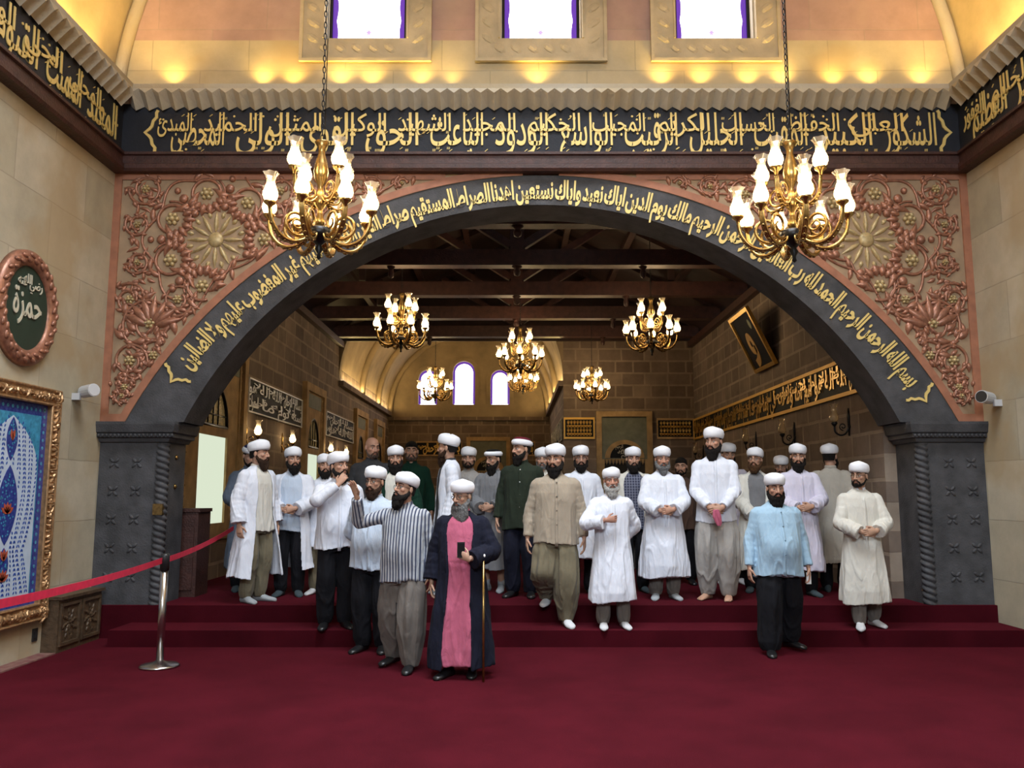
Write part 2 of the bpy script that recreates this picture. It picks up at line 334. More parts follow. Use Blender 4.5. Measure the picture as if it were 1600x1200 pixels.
# pillars
def pillar(x0, x1, side, nm):
    t = thing(nm, 'dark basalt pillar with a twisted corner column carrying the %s end of the arch' % side, 'pillar', ((x0+x1)/2, (YA+YB)/2, FZ))
    ox, oy = (x0+x1)/2, (YA+YB)/2; inner = x1 if side == 'left' else x0; sg = 1 if side == 'left' else -1
    MB().box(x0-ox, x1-ox, YA-oy, YB-oy, 0, 2.12-FZ).build('shaft', M['basalt'], t)
    w = MB(); H = 2.1-FZ; R = []
    for j in range(320):
        z = H*j/319; R.append([(inner-ox-sg*.05+ (.055+.020*abs(math.sin(a+z*46)))*math.cos(a), YA-oy+.04+(.055+.020*abs(math.sin(a+z*46)))*math.sin(a), z) for a in np.linspace(0,2*PI,25)[:-1]])
    w.loft(R).build('twisted_column', M['basalt'], t, True)
    c = MB()
    e1 = 0.02 if side == 'left' else 0.10; prof = [(2.11,.03),(2.15,.05),(2.16,.085),(2.20,.085),(2.215,.11),(2.30,.13),(2.33,.13)]
    for (za, pa), (zb, pb) in zip(prof[:-1], prof[1:]):
        xa0, xa1 = (x0, x1+pa) if side=='left' else (x0-pa, x1); xb0, xb1 = (x0, x1+pb) if side=='left' else (x0-pb, x1)
        c.loft([[(xa0-ox,YA-pa-oy,za-FZ),(xa1-ox,YA-pa-oy,za-FZ),(xa1-ox,YB+pa*.5-oy,za-FZ),(xa0-ox,YB+pa*.5-oy,za-FZ)], [(xb0-ox,YA-pb-oy,zb-FZ),(xb1-ox,YA-pb-oy,zb-FZ),(xb1-ox,YB+pb*.5-oy,zb-FZ),(xb0-ox,YB+pb*.5-oy,zb-FZ)]])
    c.build('capital', M['basalt'], t)
    d = MB()
    k = int((x1-x0+.12)/.045)
    for i in range(k):
        xx = x0-ox+.02+i*.045-(0 if side=='left' else .09); d.ell((xx, YA-oy-.092, 2.18-FZ), (.017,.017,.02), 6, 5)
    d.build('bead_moulding', M['basalt'], t, True)
    fx = [x0+.17, x0+.42] if side == 'left' else [x1-.40, x1-.15]
    for r in range(5):
        for xx in fx:
            m = MB()
            for q in range(4):
                a = q*PI/2+PI/4; rot = np.array([[math.cos(a),0,-math.sin(a)],[0,1,0],[math.sin(a),0,math.cos(a)]])
                m.ell((xx-ox+.04*math.cos(a), YA-oy, 1.88-FZ-r*.31+.04*math.sin(a)), (.036,.014,.017), 8, 6, rot)
            m.build('carved_flower', M['basalt'], t, True)
    if side == 'left':
        MB().box(inner-ox-.10, inner-ox+.005, YA-oy-.045, YA-oy+.05, 1.31-FZ, 1.43-FZ).build('brass_plate', M['brass'], t)
        for q in (1.95, 1.62): MB().lathe([(0,0),(.035,0),(.02,.02),(0,.03)], (inner-ox, YA-oy+.28, q-FZ), 8, 0).build('brass_boss', M['brass'], t, True)
pillar(XL, -3.86, 'left', 'stone_pillar'); pillar(4.49, XR, 'right', 'stone_pillar')
# frieze band, wooden rail, tooth cornice on three sides
def run(nm, m, prof, kind='structure'):
    """sweep an (offset-from-wall, z) profile along left wall, arch wall, right wall"""
    mb = MB(); path = lambda o: [(XL+o,-8),(XL+o,YA-o),(XR-o,YA-o),(XR-o,-8)]
    P = [[(*q, z) for q in path(o)] for o, z in prof]
    for A, B in zip(P, P[1:]+P[:1]): mb.strip(A, B)
    return mb.build(nm, m, None, False, kind, True)
run('trim_rail', M['wood_red'], [(0,5.20),(.13,5.20),(.15,5.23),(.15,5.28),(.11,5.30),(.11,5.39),(.14,5.40),(.14,5.43),(0,5.43)])
run('trim_band', M['basalt_band'], [(0,5.43),(.06,5.43),(.06,6.1),(0,6.1)])
run('trim_cornice', M['cream2'], [(0,6.04),(.07,6.04),(.14,6.10),(.22,6.12),(.24,6.2),(.0,6.2)])
mb = MB()
def tooth(p, u, nrm, w):   # inverted half pyramid
    p = np.array(p, float); u = np.array(u, float); nrm = np.array(nrm, float); z = np.array((0,0,1.))
    a, b = p-u*w/2, p+u*w/2; t0, t1 = a+nrm*.24+z*.16, b+nrm*.24+z*.16
    mb.add([a+nrm*.06+z*.02, b+nrm*.06+z*.02, t1, t0, p+nrm*.11-z*.05, a+nrm*.06+z*.16, b+nrm*.06+z*.16, p+nrm*.25+z*.10], [(0,4,7),(4,1,7),(1,2,7),(2,3,7),(3,0,7),(0,1,4),(3,2,6,5),(0,3,5),(1,6,2)])
N = 62; w = (XR-XL-.3)/N
for i in range(N): tooth((XL+.15+(i+.5)*w, YA, 5.985), (1,0,0), (0,-1,0), w)
for i in range(40):
    tooth((XL, YA-.15-(i+.5)*w, 5.985), (0,-1,0), (1,0,0), w); tooth((XR, YA-.15-(i+.5)*w, 5.985), (0,1,0), (-1,0,0), w)
mb.build('trim_teeth', M['cream2'], None, False, 'structure', True)
# upper wall with three windows, barrel vault
YU = 9.68
WX = [(-2.30,-1.30),(-.17,.83),(1.96,2.94)]; WB, WT = 7.02, 8.9
mb = MB(); xs = [XL-.3]+[q for w_ in WX for q in w_]+[XR+.3]
for i in range(0, 7, 2): mb.box(xs[i], xs[i+1], YU, YU+.35, WB, 10.6)
mb.m = 1; mb.box(XL-.3, XR+.3, YU, YU+.35, 6.15, WB); mb.m = 0
for a, b in WX: mb.box(a, b, YU, YU+.35, WT, 10.6)
mb.build('wall_upper', [M['pink_x'], M['stone_x']], None, False, 'structure', True)
for i, (a, b) in enumerate(WX):
    t = bpy.data.objects.new('window_%d' % (i+1), None); C.objects.link(t); t.location = ((a+b)/2, YU, WB); t['kind'] = 'structure'
    h = (b-a)/2; H = WT-WB
    f = MB(); 
    for (x0,x1,z0,z1) in ((-h-.28,-h,-.28,H),(h,h+.28,-.28,H),(-h,h,-.28,0)): f.box(x0,x1,-.05,.0,z0,z1)
    for (x0,x1,z0,z1) in ((-h-.3,-h-.26,-.26,H),(h+.26,h+.3,-.26,H),(-h-.3,h+.3,-.3,-.26),(-h-.02,-h+.0,0,H),(h,h+.02,0,H)): f.box(x0,x1,-.075,-.04,z0,z1)
    for k in range(30):   # carved leaves in the stone surround
        s_ = k*.2
        for sx in (-1,1):
            if s_ < H: f.ell((sx*(h+.14), -.05, s_), (.10,.02,.05), 6, 4, np.array([[.8,0,-.6*sx],[0,1,0],[.6*sx,0,.8]]))
        if s_ < 2*h: f.ell((-h+s_, -.05, -.13), (.09,.02,.05), 6, 4, np.array([[.8,0,.6],[0,1,0],[-.6,0,.8]]))
    f.build('stone_surround', M['cream'], t)
    MB().box(-h,-h+.02,.0,.3,0,H).box(h-.02,h,.0,.3,0,H).box(-h,h,0,.3,-.01,.01).build('reveal', M['cream2'], t)
    MB().box(-h+.02,h-.02,.17,.19,.01,H).build('pane', M['window_light'], t)
    g = MB()
    for sx in (-1,1):
        poly = [(sx*(h-.02),0)]+[(sx*(h-.10-.02*abs(math.sin(z*9))), z) for z in np.linspace(0,H,50)]+[(sx*(h-.02),H)]
        g.prism(poly if sx<0 else poly[::-1], lambda p: (p[0],.155,p[1]), lambda p: (p[0],.165,p[1]))
    g.build('purple_border', M['purple'], t)
    f = MB(); f.box(-h+.02,-h+.055,.12,.15,0,H).box(h-.055,h-.02,.12,.15,0,H)
    f.build('frame', M['iron'], t)
    s = MB(); s.prism([(.045*(1 if q%2==0 else .4)*math.cos(q*PI/6), .19+.055*(1 if q%2==0 else .4)*math.sin(q*PI/6)) for q in range(12)], lambda p:(p[0],.15,p[1]), lambda p:(p[0],.165,p[1]))
    s.build('star', mat('mauve_glass',(0.35,.22,.5),.3,emit=(.5,.4,.65),estr=.9) if i==0 else bpy.data.materials['mauve_glass'], t)
def vault(nm, m, cx, cz, r, y0, y1, amin, n=40, k=10):
    mb = MB(); A = np.linspace(PI-amin, amin, n)
    for j in range(k):
        ya, yb = y0+(y1-y0)*j/k, y0+(y1-y0)*(j+1)/k
        mb.strip([(cx+r*math.cos(a),ya,cz+r*math.sin(a)) for a in A], [(cx+r*math.cos(a),yb,cz+r*math.sin(a)) for a in A])
    return mb.build(nm, m, None, True, 'structure', True)
VCZ = 6.2; VR = (XR-XL)/2
vault('ceiling_vault', M['plaster'], CX, 6.05, 5.17, -8, YU+.01, .02, 50, 12)
mb = MB(); A = np.linspace(PI-.03, .03, 60)
mb.tube([(CX+5.10*math.cos(a), YU-.02, 6.05+5.10*math.sin(a)) for a in A], .075, 10)
mb.build('trim_rib', M['cream2'], None, True, 'structure', True)
# hidden cornice lamps: one small round uplight in the ledge per warm pool on the wall
def P(u, v, Y):     # point on the plane y=Y seen at a pixel
    a, b = u-803, 600-v; s = Y/(FPX*math.cos(PITCH)-b*math.sin(PITCH)); return a*s, EYE+(FPX*math.sin(PITCH)+b*math.cos(PITCH))*s
def PXW(u, v, X):   # depth and height where the pixel meets the plane x=X
    a, b = u-803, 600-v; s = X/a; return s*(FPX*math.cos(PITCH)-b*math.sin(PITCH)), EYE+(FPX*math.sin(PITCH)+b*math.cos(PITCH))*s
ups = [262,405,452,528,577,655,705,840,1038,1100,1175,1230,1310,1368,1450]
for k, u in enumerate(ups):
    x = P(u, 128, 9.5)[0]
    nb = 'leftmost of the row' if k == 0 else 'rightmost of the row' if k == len(ups)-1 else '%s from the left' % ('zero,second,third,fourth,fifth,sixth,seventh,eighth,ninth,tenth,eleventh,twelfth,thirteenth,fourteenth'.split(',')[k])
    t = thing('cornice_uplight', 'warm round uplight glowing on the cornice ledge, '+nb, 'light', (x, 9.55, 6.2), 0, 'uplights on the arch wall cornice')
    MB().lathe([(.045,0),(.03,.02),(.025,.10),(.045,.12),(.045,.16),(.035,.165),(.035,.15),(0,.15)], (0,0,0), 12).build('housing', M['iron'], t, True)
    MB().lathe([(0,.154),(.033,.154),(0,.156)], (0,0,0), 12, cap=False).build('lens', M['bulb'], t)
    spot('uplight', (x, 9.57, 6.39), (PI+.10, 0, 0), 20 if k != 6 else 8, (1,.66,.14), math.radians(125), .02, 1.0)
for x, sg in ((XL-.06, 1), (XR+.06, -1)):
    t = tag(MB().box(x-.02, x+.02, 1.0, 9.3, 6.2, 6.225).build('led_strip', M['bulb'], None, False, None, True), 'glowing warm light strip on the %s wall cornice ledge' % ('left' if sg>0 else 'right'), 'light')
    area('strip_light', (x+sg*.02, 5.2, 6.27), (0, PI+sg*.25, 0), .08, 8.0, 140, (1,.60,.13), 2.2)
# ---------------------------------------------------------------- inner hall shell
sbox('wall_hall_left', M['brick_y'], HL-.25, HL, YB, HE, 0, 5.22)
sbox('wall_hall_right', M['brick_y'], HR, HR+.25, YB, HY, 0, 5.22)
sbox('wall_cross', M['brick_x'], NX, HR+.25, HY, HY+.3, 0, 7.4)
sbox('wall_nave_right', M['brick_y'], NX, NX+.3, HY+.3, HE, 0, 4.3)
sbox('wall_end', M['brick_x'], HL-.25, NX+.3, HE, HE+.3, 0, 4.05)
NC = (HL+NX)/2; NR = (NX-HL)/2
wins = [(-3.26,-2.62,5.72),(-2.09,-1.33,6.02),(-.80,-.15,5.72)]; wb = 4.53
mb = MB(); e = 1e-3                                 # plastered end wall pierced by three round-headed windows
def colsplit():
    xs = [NC-NR]
    for a, b, t in wins: xs += [a] + list(np.linspace(a, b, 15)[1:-1]) + [b]
    return xs + [NC+NR]
xs = colsplit(); ztop = 7.3
for x0, x1 in zip(xs[:-1], xs[1:]):
    xm = (x0+x1)/2; hit = [w_ for w_ in wins if w_[0] < xm < w_[1]]
    if not hit: mb.box(x0, x1, HE, HE+.3, 4.05, ztop); continue
    a, b, t = hit[0]; c = (a+b)/2; r = (b-a)/2; f = lambda x: t-r+math.sqrt(max(0, r*r-(x-c)**2))
    mb.box(x0, x1, HE, HE+.3, 4.05, wb)
    mb.add([(x0,HE,f(x0)),(x1,HE,f(x1)),(x1,HE,ztop),(x0,HE,ztop),(x0,HE+.3,f(x0)),(x1,HE+.3,f(x1)),(x1,HE+.3,ztop),(x0,HE+.3,ztop)], [(0,1,2,3),(5,4,7,6),(4,5,1,0)])
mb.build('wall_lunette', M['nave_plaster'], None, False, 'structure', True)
for i, (a, b, t) in enumerate(wins):
    w_ = bpy.data.objects.new('window_%d' % (i+4), None); C.objects.link(w_); w_.location = ((a+b)/2, HE, wb); w_['kind'] = 'structure'
    r = (b-a)/2; H = t-wb; arc = [(r*math.cos(q), H-r+r*math.sin(q)) for q in np.linspace(0,PI,21)]; out = [(-r,0),(r,0)]+arc
    MB().prism(out, lambda p:(p[0],.18,p[1]), lambda p:(p[0],.2,p[1])).build('pane', M['window_light'], w_)
    mb = MB(); 
    def ring(k, y0, y1):
        pi = [(r-k[0],.03)]+[((r-k[0])*math.cos(q), H-r+(r-k[0])*math.sin(q)) for q in np.linspace(0,PI,21)]+[(-r+k[0],.03)]
        po = [(r-k[1],.0)]+[((r-k[1])*math.cos(q), H-r+(r-k[1])*math.sin(q)) for q in np.linspace(0,PI,21)]+[(-r+k[1],.0)]
        mb.strip([(p[0],y0,p[1]) for p in po], [(p[0],y0,p[1]) for p in pi]); mb.strip([(p[0],y0,p[1]) for p in pi], [(p[0],y1,p[1]) for p in pi])
    ring((.075,0), .14, .18); mb.build('purple_border', M['purple'], w_)
    mb = MB(); ring((0,-.14), -.03, .0); mb.build('stone_surround', M['nave_plaster'], w_)
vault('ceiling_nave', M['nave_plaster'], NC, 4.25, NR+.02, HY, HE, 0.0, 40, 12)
for k, y in enumerate((HE-.12, HE-2.6, HE-5.4)):
    MB().tube([(NC+(NR-.04)*math.cos(a), y, 4.25+(NR-.04)*math.sin(a)) for a in np.linspace(PI,0,40)], .10, 8).build('trim_nave_rib_%d' % (k+1), M['nave_plaster'], None, True, 'structure', True)
# front face above the nave opening
mb = MB(); A = np.linspace(PI,0,40)
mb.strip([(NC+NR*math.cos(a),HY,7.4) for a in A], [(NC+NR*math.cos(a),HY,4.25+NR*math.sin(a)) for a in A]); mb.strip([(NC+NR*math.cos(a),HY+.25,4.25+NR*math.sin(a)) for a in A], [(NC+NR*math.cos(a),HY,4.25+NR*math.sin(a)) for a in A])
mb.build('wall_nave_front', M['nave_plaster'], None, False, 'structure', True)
for nm, x0, x1 in (('trim_nave_left', HL, HL+.12), ('trim_nave_right', NX-.12, NX)):
    sbox(nm, M['brick_y'], x0, x1, HY, HE, 4.12, 4.25)
sbox('trim_end', M['brick_x'], HL, NX, HE-.14, HE, 3.98, 4.1)
for x, sg in ((HL+.06, 1), (NX-.06, -1)):
    tag(MB().box(x-.02,x+.02,HY+.3,HE-.4,4.25,4.27).build('led_strip', M['bulb'], None, False, None, True), 'warm light strip on the %s ledge of the far vault' % ('left' if sg>0 else 'right'), 'light')
    area('strip_light', (x+sg*.03, (HY+HE)/2, 4.31), (0, PI+sg*.3, 0), .06, 7.6, 60, (1,.66,.2))
MB().prism([(HL,5.21),(HR,5.21),(HR,5.42),(.05,7.62),(HL,5.42)], lambda p:(p[0],HY-.06,p[1]), lambda p:(p[0],HY-.01,p[1])).build('wall_gable', M['wood_dark'], None, False, 'structure', True)
# timber roof: tie beams, king posts, struts, sloped boards
for sg, nm in ((-1,'ceiling_slope_left'),(1,'ceiling_slope_right')):
    xe = HL-.2 if sg<0 else HR+.2
    mb = MB(); mb.add([(0.05,YB,7.6),(0.05,HY+.3,7.6),(xe,HY+.3,5.3),(xe,YB,5.3),(0.05,YB,7.75),(0.05,HY+.3,7.75),(xe,HY+.3,5.45),(xe,YB,5.45)], [(0,1,2,3),(7,6,5,4),(0,3,7,4),(1,5,6,2),(2,6,7,3),(0,4,5,1)])
    mb.build(nm, M['wood_dark'], None, False, 'structure', True)
ordn = ['nearest the arch','second from the arch','third from the arch','fourth from the arch','farthest from the arch']
for k, y in enumerate((11.3, 13.4, 15.5, 17.6, 19.7)):
    t = thing('roof_truss', 'dark red-brown timber roof truss spanning the inner hall, '+ordn[k], 'roof truss', (.05, y, 5.2), 0, 'timber roof trusses')
    MB().box(HL-.05, HR-.05, -.12, .12, 0, .26).build('tie_beam', M['wood_red'], t)
    MB().box(-.11,.11,-.1,.1,.26,2.4).build('king_post', M['wood_red'], t)
    MB().lathe([(.0,-.16),(.05,-.14),(.06,-.08),(.04,-.04),(.09,0)], (0,0,0), 10).build('king_post_drop', M['wood_red'], t, True)
    for sg in (-1,1):
        MB().bar((sg*4.3,0,.24),(sg*.1,0,2.3),.16,.2,(0,1,0)).build('rafter', M['wood_dark'], t)
        MB().bar((sg*.1,0,.35),(sg*1.75,0,1.42),.12,.14,(0,1,0)).build('strut', M['wood_red'], t)
        MB().bar((sg*2.9,0,.3),(sg*2.9,0,.85),.12,.12,(0,1,0)).build('queen_post', M['wood_dark'], t)
        MB().lathe([(.0,-.2),(.045,-.17),(.05,-.1),(.035,-.05),(.07,0)], (sg*2.05,0,0), 8).build('turned_drop', M['wood_red'], t, True)
for k, x in enumerate((-3.2,-2.1,-1.0,1.1,2.2,3.3)):
    z = 7.6-abs(x-.05)*(2.3/4.4)-.07
    tag(MB().box(x-.06,x+.06,YB,HY,z-.1,z).build('purlin', M['wood_red'], None, False, None, True), 'dark timber purlin under the roof boards, %s from the left' % ['first','second','third','fourth','fifth','sixth'][k], 'beam', 'roof purlins')
tag(MB().box(.05-.08,.05+.08,YB,HY,7.4,7.58).build('ridge_beam', M['wood_red'], None, False, None, True), 'dark timber ridge beam along the top of the roof', 'beam')
for sg, x in (('left',HL),('right',HR)):
    sbox('trim_plate_'+sg, M['wood_red'], x-.12 if x>0 else x-.02, x+.02 if x>0 else x+.12, YB, HY, 5.06, 5.2)
# ================================================================ CARVED SPANDRELS
def leafmb(mb, f, p, a, L, Wd, h, bend=0.0):
    """teardrop leaf relief lying in the wall plane; f maps (x,z,height) to 3-D"""
    n, k = 6, 6; rows = []
    for i in range(n+1):
        t = i/n; w = Wd*math.sin(PI*min(1, t**.7))*.5+.002; aa = a+bend*t
        c = np.array(p)+L*t*np.array((math.cos(a+bend*t*.5), math.sin(a+bend*t*.5))); nx = np.array((-math.sin(aa), math.cos(aa)))
        rows.append([f(c[0]+nx[0]*w*math.cos(q), c[1]+nx[1]*w*math.cos(q), h*(math.sin(PI*min(1,.12+t*.88))+.15)*max(0,math.sin(q))-.005) for q in np.linspace(0, PI, k)])
    V = [v for r in rows for v in r]; mb.add(V, [(i*k+j, i*k+j+1, (i+1)*k+j+1, (i+1)*k+j) for i in range(n) for j in range(k-1)])
def spandrel(sg, side):
    rnd = random.Random(5); X0 = XL if sg < 0 else XR
    t = thing('carved_spandrel', 'carved copper and gilt floral relief filling the corner %s of the arch' % ('left' if sg<0 else 'right'), 'carved panel', (CX+sg*4.0, YA, 2.33))
    ox, oy, oz = CX+sg*4.0, YA, 2.33
    f = lambda x, z, h: (CX+sg*x-ox, YA-.025-h-oy, z-oz)       # x measured outward from the arch axis
    xw = abs(X0-CX)
    inside = lambda x, z, m=.0: x < xw-.12-m and z < 5.19-m and math.hypot(x, z) > OR+.12+m and z > 2.5 and x > .35
    A = np.linspace(math.asin(2.33/OR), PI/2-.04, 60); arc = [(OR*math.cos(a), OR*math.sin(a)) for a in A]
    mb = MB(); mb.strip([f(p[0],5.2,0) for p in arc], [f(p[0],p[1],0) for p in arc]); mb.strip([f(xw,5.2,0), f(xw,2.33,0)], [f(arc[0][0],5.2,0), f(arc[0][0],2.33,0)])
    mb.build('ground', M['relief_base'], t)
    b = MB(); Q = [(OR*math.cos(a), OR*math.sin(a)) for a in A]; Q2 = [((OR+.085)*math.cos(a), (OR+.085)*math.sin(a)) for a in A]
    Q2 = [(min(x,xw),min(z,5.2)) for x,z in Q2]
    b.strip([f(*p,.02) for p in Q], [f(*p,.02) for p in Q2]); b.strip([f(*p,.02) for p in Q2], [f(*p,0) for p in Q2])
    b.strip([f(xw-.085,2.33,.02), f(xw-.085,5.2,.02)], [f(xw,2.33,.02), f(xw,5.2,.02)]); b.strip([f(xw-.085,2.33,.02), f(xw-.085,5.2,.02)], [f(xw-.085,2.33,0), f(xw-.085,5.2,0)])
    b.strip([f(xw-.01,2.33,.023), f(xw-.01,2.42,.023)],[f(OR*math.cos(A[0]),2.33,.023), f(OR*math.cos(A[0])-.05,2.42,.023)])
    b.strip([f(1.1,5.13,.017), f(xw-.01,5.13,.017)],[f(1.1,5.2,.017), f(xw-.01,5.2,.017)])
    b.build('border', M['terra'], t)
    rc = (3.72, 4.42); vine = MB(); leaf = MB(); gil = MB()
    def tube2(pts, r, mb=vine):
        if len(pts) > 2: mb.tube([f(p[0],p[1],r*.5) for p in pts], r, 6)
    def seg_inside(pts):
        run_, out = [], []
        for p in pts:
            if inside(*p): run_.append(p)
            else:
                if len(run_) > 2: out.append(run_)
                run_ = []
        if len(run_) > 2: out.append(run_)
        return out
    def V_(pts, r):
        for q in seg_inside(pts): tube2(q, r)
    def Lf(p, a, L, Wd, h=.03, bend=0.0, mb=leaf):
        e = (p[0]+L*math.cos(a+bend*.5), p[1]+L*math.sin(a+bend*.5))
        if inside(*p, -.03) and inside(*e, -.05): leafmb(mb, f, p, a, L, Wd, h, bend)
    # central rosette
    ro = MB()
    for k in range(12):
        a = k*PI/6; pt = (rc[0]+.09*math.cos(a), rc[1]+.09*math.sin(a)); leafmb(ro, f, pt, a, .25, .052, .035)
        leafmb(ro, f, (rc[0]+.26*math.cos(a+PI/12), rc[1]+.26*math.sin(a+PI/12)), a+PI/12, .09, .05, .03)
    ro.ell(f(rc[0],rc[1],.0), (.09,.04,.09), 14, 8)
    ro.build('central_rosette', M['gilt'], t, True)
    def flower(p, R, nm='gilt_flower'):
        g = MB(); g.ell(f(p[0],p[1],.02), (R*.42,.045,R*.42), 10, 6)
        for k in range(6): g.ell(f(p[0]+R*.62*math.cos(k*PI/3), p[1]+R*.62*math.sin(k*PI/3), .012), (R*.33,.03,R*.33), 8, 5)
        g.build(nm, M['gilt'], t, True)
    ring = [(rc[0]+.56*math.cos(a), rc[1]+.56*math.sin(a), a) for a in [k*2*PI/7+.45 for k in range(7)]]
    for x, z, a in ring:
        if not inside(x, z, .05): continue
        flower((x, z), .085)
        V_([(x+.165*math.cos(q), z+.165*math.sin(q)) for q in np.linspace(a-2.2, a+2.2, 26)], .020)
        V_([(x+.21*math.cos(q), z+.21*math.sin(q)) for q in np.linspace(a+.9, a+PI+1.1, 22)], .014)
        for k in range(7):
            q = a+PI+(k-3)*.42; Lf((x+.12*math.cos(q), z+.12*math.sin(q)), q, .155, .085, .045)
        for k in (-1, 1): Lf((x+.16*math.cos(a+k*2.2), z+.16*math.sin(a+k*2.2)), a+k*2.0, .17, .075, .045, k*1.2)
    for k in range(7):
        a = k*2*PI/7+.45+PI/7
        for r_, s_ in ((.40,.05),(.62,.055),(.74,.04)):
            p = (rc[0]+r_*math.cos(a), rc[1]+r_*math.sin(a))
            if inside(*p): gil_ = leaf; gil_.ell(f(p[0],p[1],.01), (s_,.035,s_), 8, 5)
        Lf((rc[0]+.46*math.cos(a), rc[1]+.46*math.sin(a)), a+.6, .24, .085, .04, .9); Lf((rc[0]+.46*math.cos(a), rc[1]+.46*math.sin(a)), a-.6, .24, .085, .04, -.9)
        for q_ in (-.28,.28): Lf((rc[0]+.74*math.cos(a+q_), rc[1]+.74*math.sin(a+q_)), a+q_*4, .2, .07, .035, q_*3)
        V_([(rc[0]+(.38+.05*math.cos(7*(q-a)))*math.cos(q), rc[1]+(.38+.05*math.cos(7*(q-a)))*math.sin(q)) for q in np.linspace(a-PI/7, a+PI/7, 14)], .016)
        V_([(rc[0]+(.78+.06*math.cos(7*(q-a)))*math.cos(q), rc[1]+(.78+.06*math.cos(7*(q-a)))*math.sin(q)) for q in np.linspace(a-PI/7, a+PI/7, 14)], .016)
    # lower palmette and scrolls filling the tail, and the strip above the crown of the arch
    seeds = [(4.42,3.45,.36),(4.12,3.72,.20),(4.62,3.02,.24),(4.36,3.08,.2),(4.66,3.72,.20),(4.66,2.72,.16),(4.68,2.62,.12),(4.55,5.02,.2),(2.72,4.72,.26),(2.35,4.95,.22),(3.0,5.0,.2),(1.95,5.05,.13),(4.62,4.6,.15),(2.95,4.45,.16),(1.6,5.09,.09),(4.6,4.15,.14)]
    for sx, sz, R in seeds:
        a0 = rnd.uniform(0, 6.28); d = rnd.choice((-1,1))
        sp = [(sx+R*(1-.62*k/30)*math.cos(a0+d*k*.30), sz+R*(1-.62*k/30)*math.sin(a0+d*k*.30)) for k in range(31)]
        V_(sp, .018)
        for k in range(0, 30, 3):
            q = a0+d*k*.30; Lf(sp[k], q+d*.9, R*.5, R*.26, .035, d*.8); 
            if k % 6 == 0: Lf(sp[k], q+d*2.4, R*.35, R*.2, .03, -d*.6)
        if inside(sx, sz, .03): flower((sx, sz), min(.07, R*.28))
    for k in range(9):
        a = PI/2*1.3+(k-4)*.38; Lf((4.40+.04*math.cos(a), 3.40+.04*math.sin(a)), a, .34, .11, .05, .25*(k-4)/4)
    for k in range(9):   # small buds
        th = .42+k*.11; r_ = OR+.2; p = (r_*math.cos(th), r_*math.sin(th))
        Lf(p, th+.7, .17, .065, .03, .8); Lf(p, th-2.2, .15, .06, .03, -.8)
        V_([((OR+.19+.05*math.sin(q*40))*math.cos(q), (OR+.19+.05*math.sin(q*40))*math.sin(q)) for q in np.linspace(th-.08, th+.08, 14)], .014)
    cnt = 0
    for _ in range(900):   # leaflets in what is still bare
        x, z = rnd.uniform(1.2, 4.8), rnd.uniform(2.5, 5.15)
        if not inside(x, z, .03) or math.hypot(x-rc[0], z-rc[1]) < .82: continue
        if cnt > 150: break
        cnt += 1; Lf((x,z), rnd.uniform(0,6.28), rnd.uniform(.09,.17), rnd.uniform(.035,.06), .03, rnd.uniform(-1.2,1.2))
    vine.build('vine_relief', M['copper'], t, True); leaf.build('leaf_relief', M['copper'], t, True)
spandrel(-1, 'left'); spandrel(1, 'right')
# ================================================================ INSCRIPTIONS
def brace(mb, f, w, h, th, d=1):
    pts = [(0,0),(.12,.06),(.10,.16),(.35,.24),(.45,.36),(.62,.42),(1,.5)]; pts = pts+[(x,1-y) for x,y in pts[-2::-1]]
    c = [np.array((d*p[0]*w, p[1]*h)) for p in pts]
    rows = []
    for i in range(len(c)):
        t_ = c[min(i+1,len(c)-1)]-c[max(i-1,0)]; n = np.array((-t_[1], t_[0])); n = n/np.linalg.norm(n)*th/2; q0, q1 = c[i]+n, c[i]-n
        rows.append([f(q0[0],q0[1],0), f(q1[0],q1[1],0), f(q1[0],q1[1],.014), f(q0[0],q0[1],.014)])
    mb.loft(rows)
def put(mb, wd, f, x, y, sx, sy, off=.0, lift=0.0):
    V, F, w = word(wd, off); 
    mb.add([f(x+v[0]*sx, y+v[1]*sy, .008+lift+v[2]*.15) for v in V], F); return w*sx
ARCH = 'بسم الله الرحمن الرحيم الحمد لله رب العالمين الرحمن الرحيم مالك يوم الدين اياك نعبد واياك نستعين اهدنا الصراط المستقيم صراط الذين انعمت عليهم غير المغضوب عليهم ولا الضالين'.split()
t = thing('arch_inscription', 'gold kufic inscription curving along the face of the dark stone arch', 'inscription', (CX, YA-.03, 4.9))
mb = MB(); gap = .13; tot = sum(word(w,.034)[2] for w in ARCH)+gap*(len(ARCH)-1); a0, a1 = math.radians(33.5), math.radians(143.5); RB = OR-.275; sx = (a1-a0)*RB/tot
def farc(x, y, h): a = a1-x/RB; r = RB+y; return (r*math.cos(a), -h, r*math.sin(a)-4.9)
x = tot*sx
for w in ARCH:
    x -= word(w,.034)[2]*sx; put(mb, w, farc, x, 0, sx, .30, .034); x -= gap*sx
mb.build('lettering', M['gold_text'], t)
mb = MB(); fb = lambda s: (lambda x, y, h: ((RB-.1+y)*math.cos(s+x/RB), -h, (RB-.1+y)*math.sin(s+x/RB)-4.9))
brace(mb, fb(a1+.02), .13, .36, .03, 1); mb.build('end_bracket', M['gold_text'], t); mb = MB(); brace(mb, fb(a0-.02), .13, .36, .03, -1); mb.build('end_bracket', M['gold_text'], t)
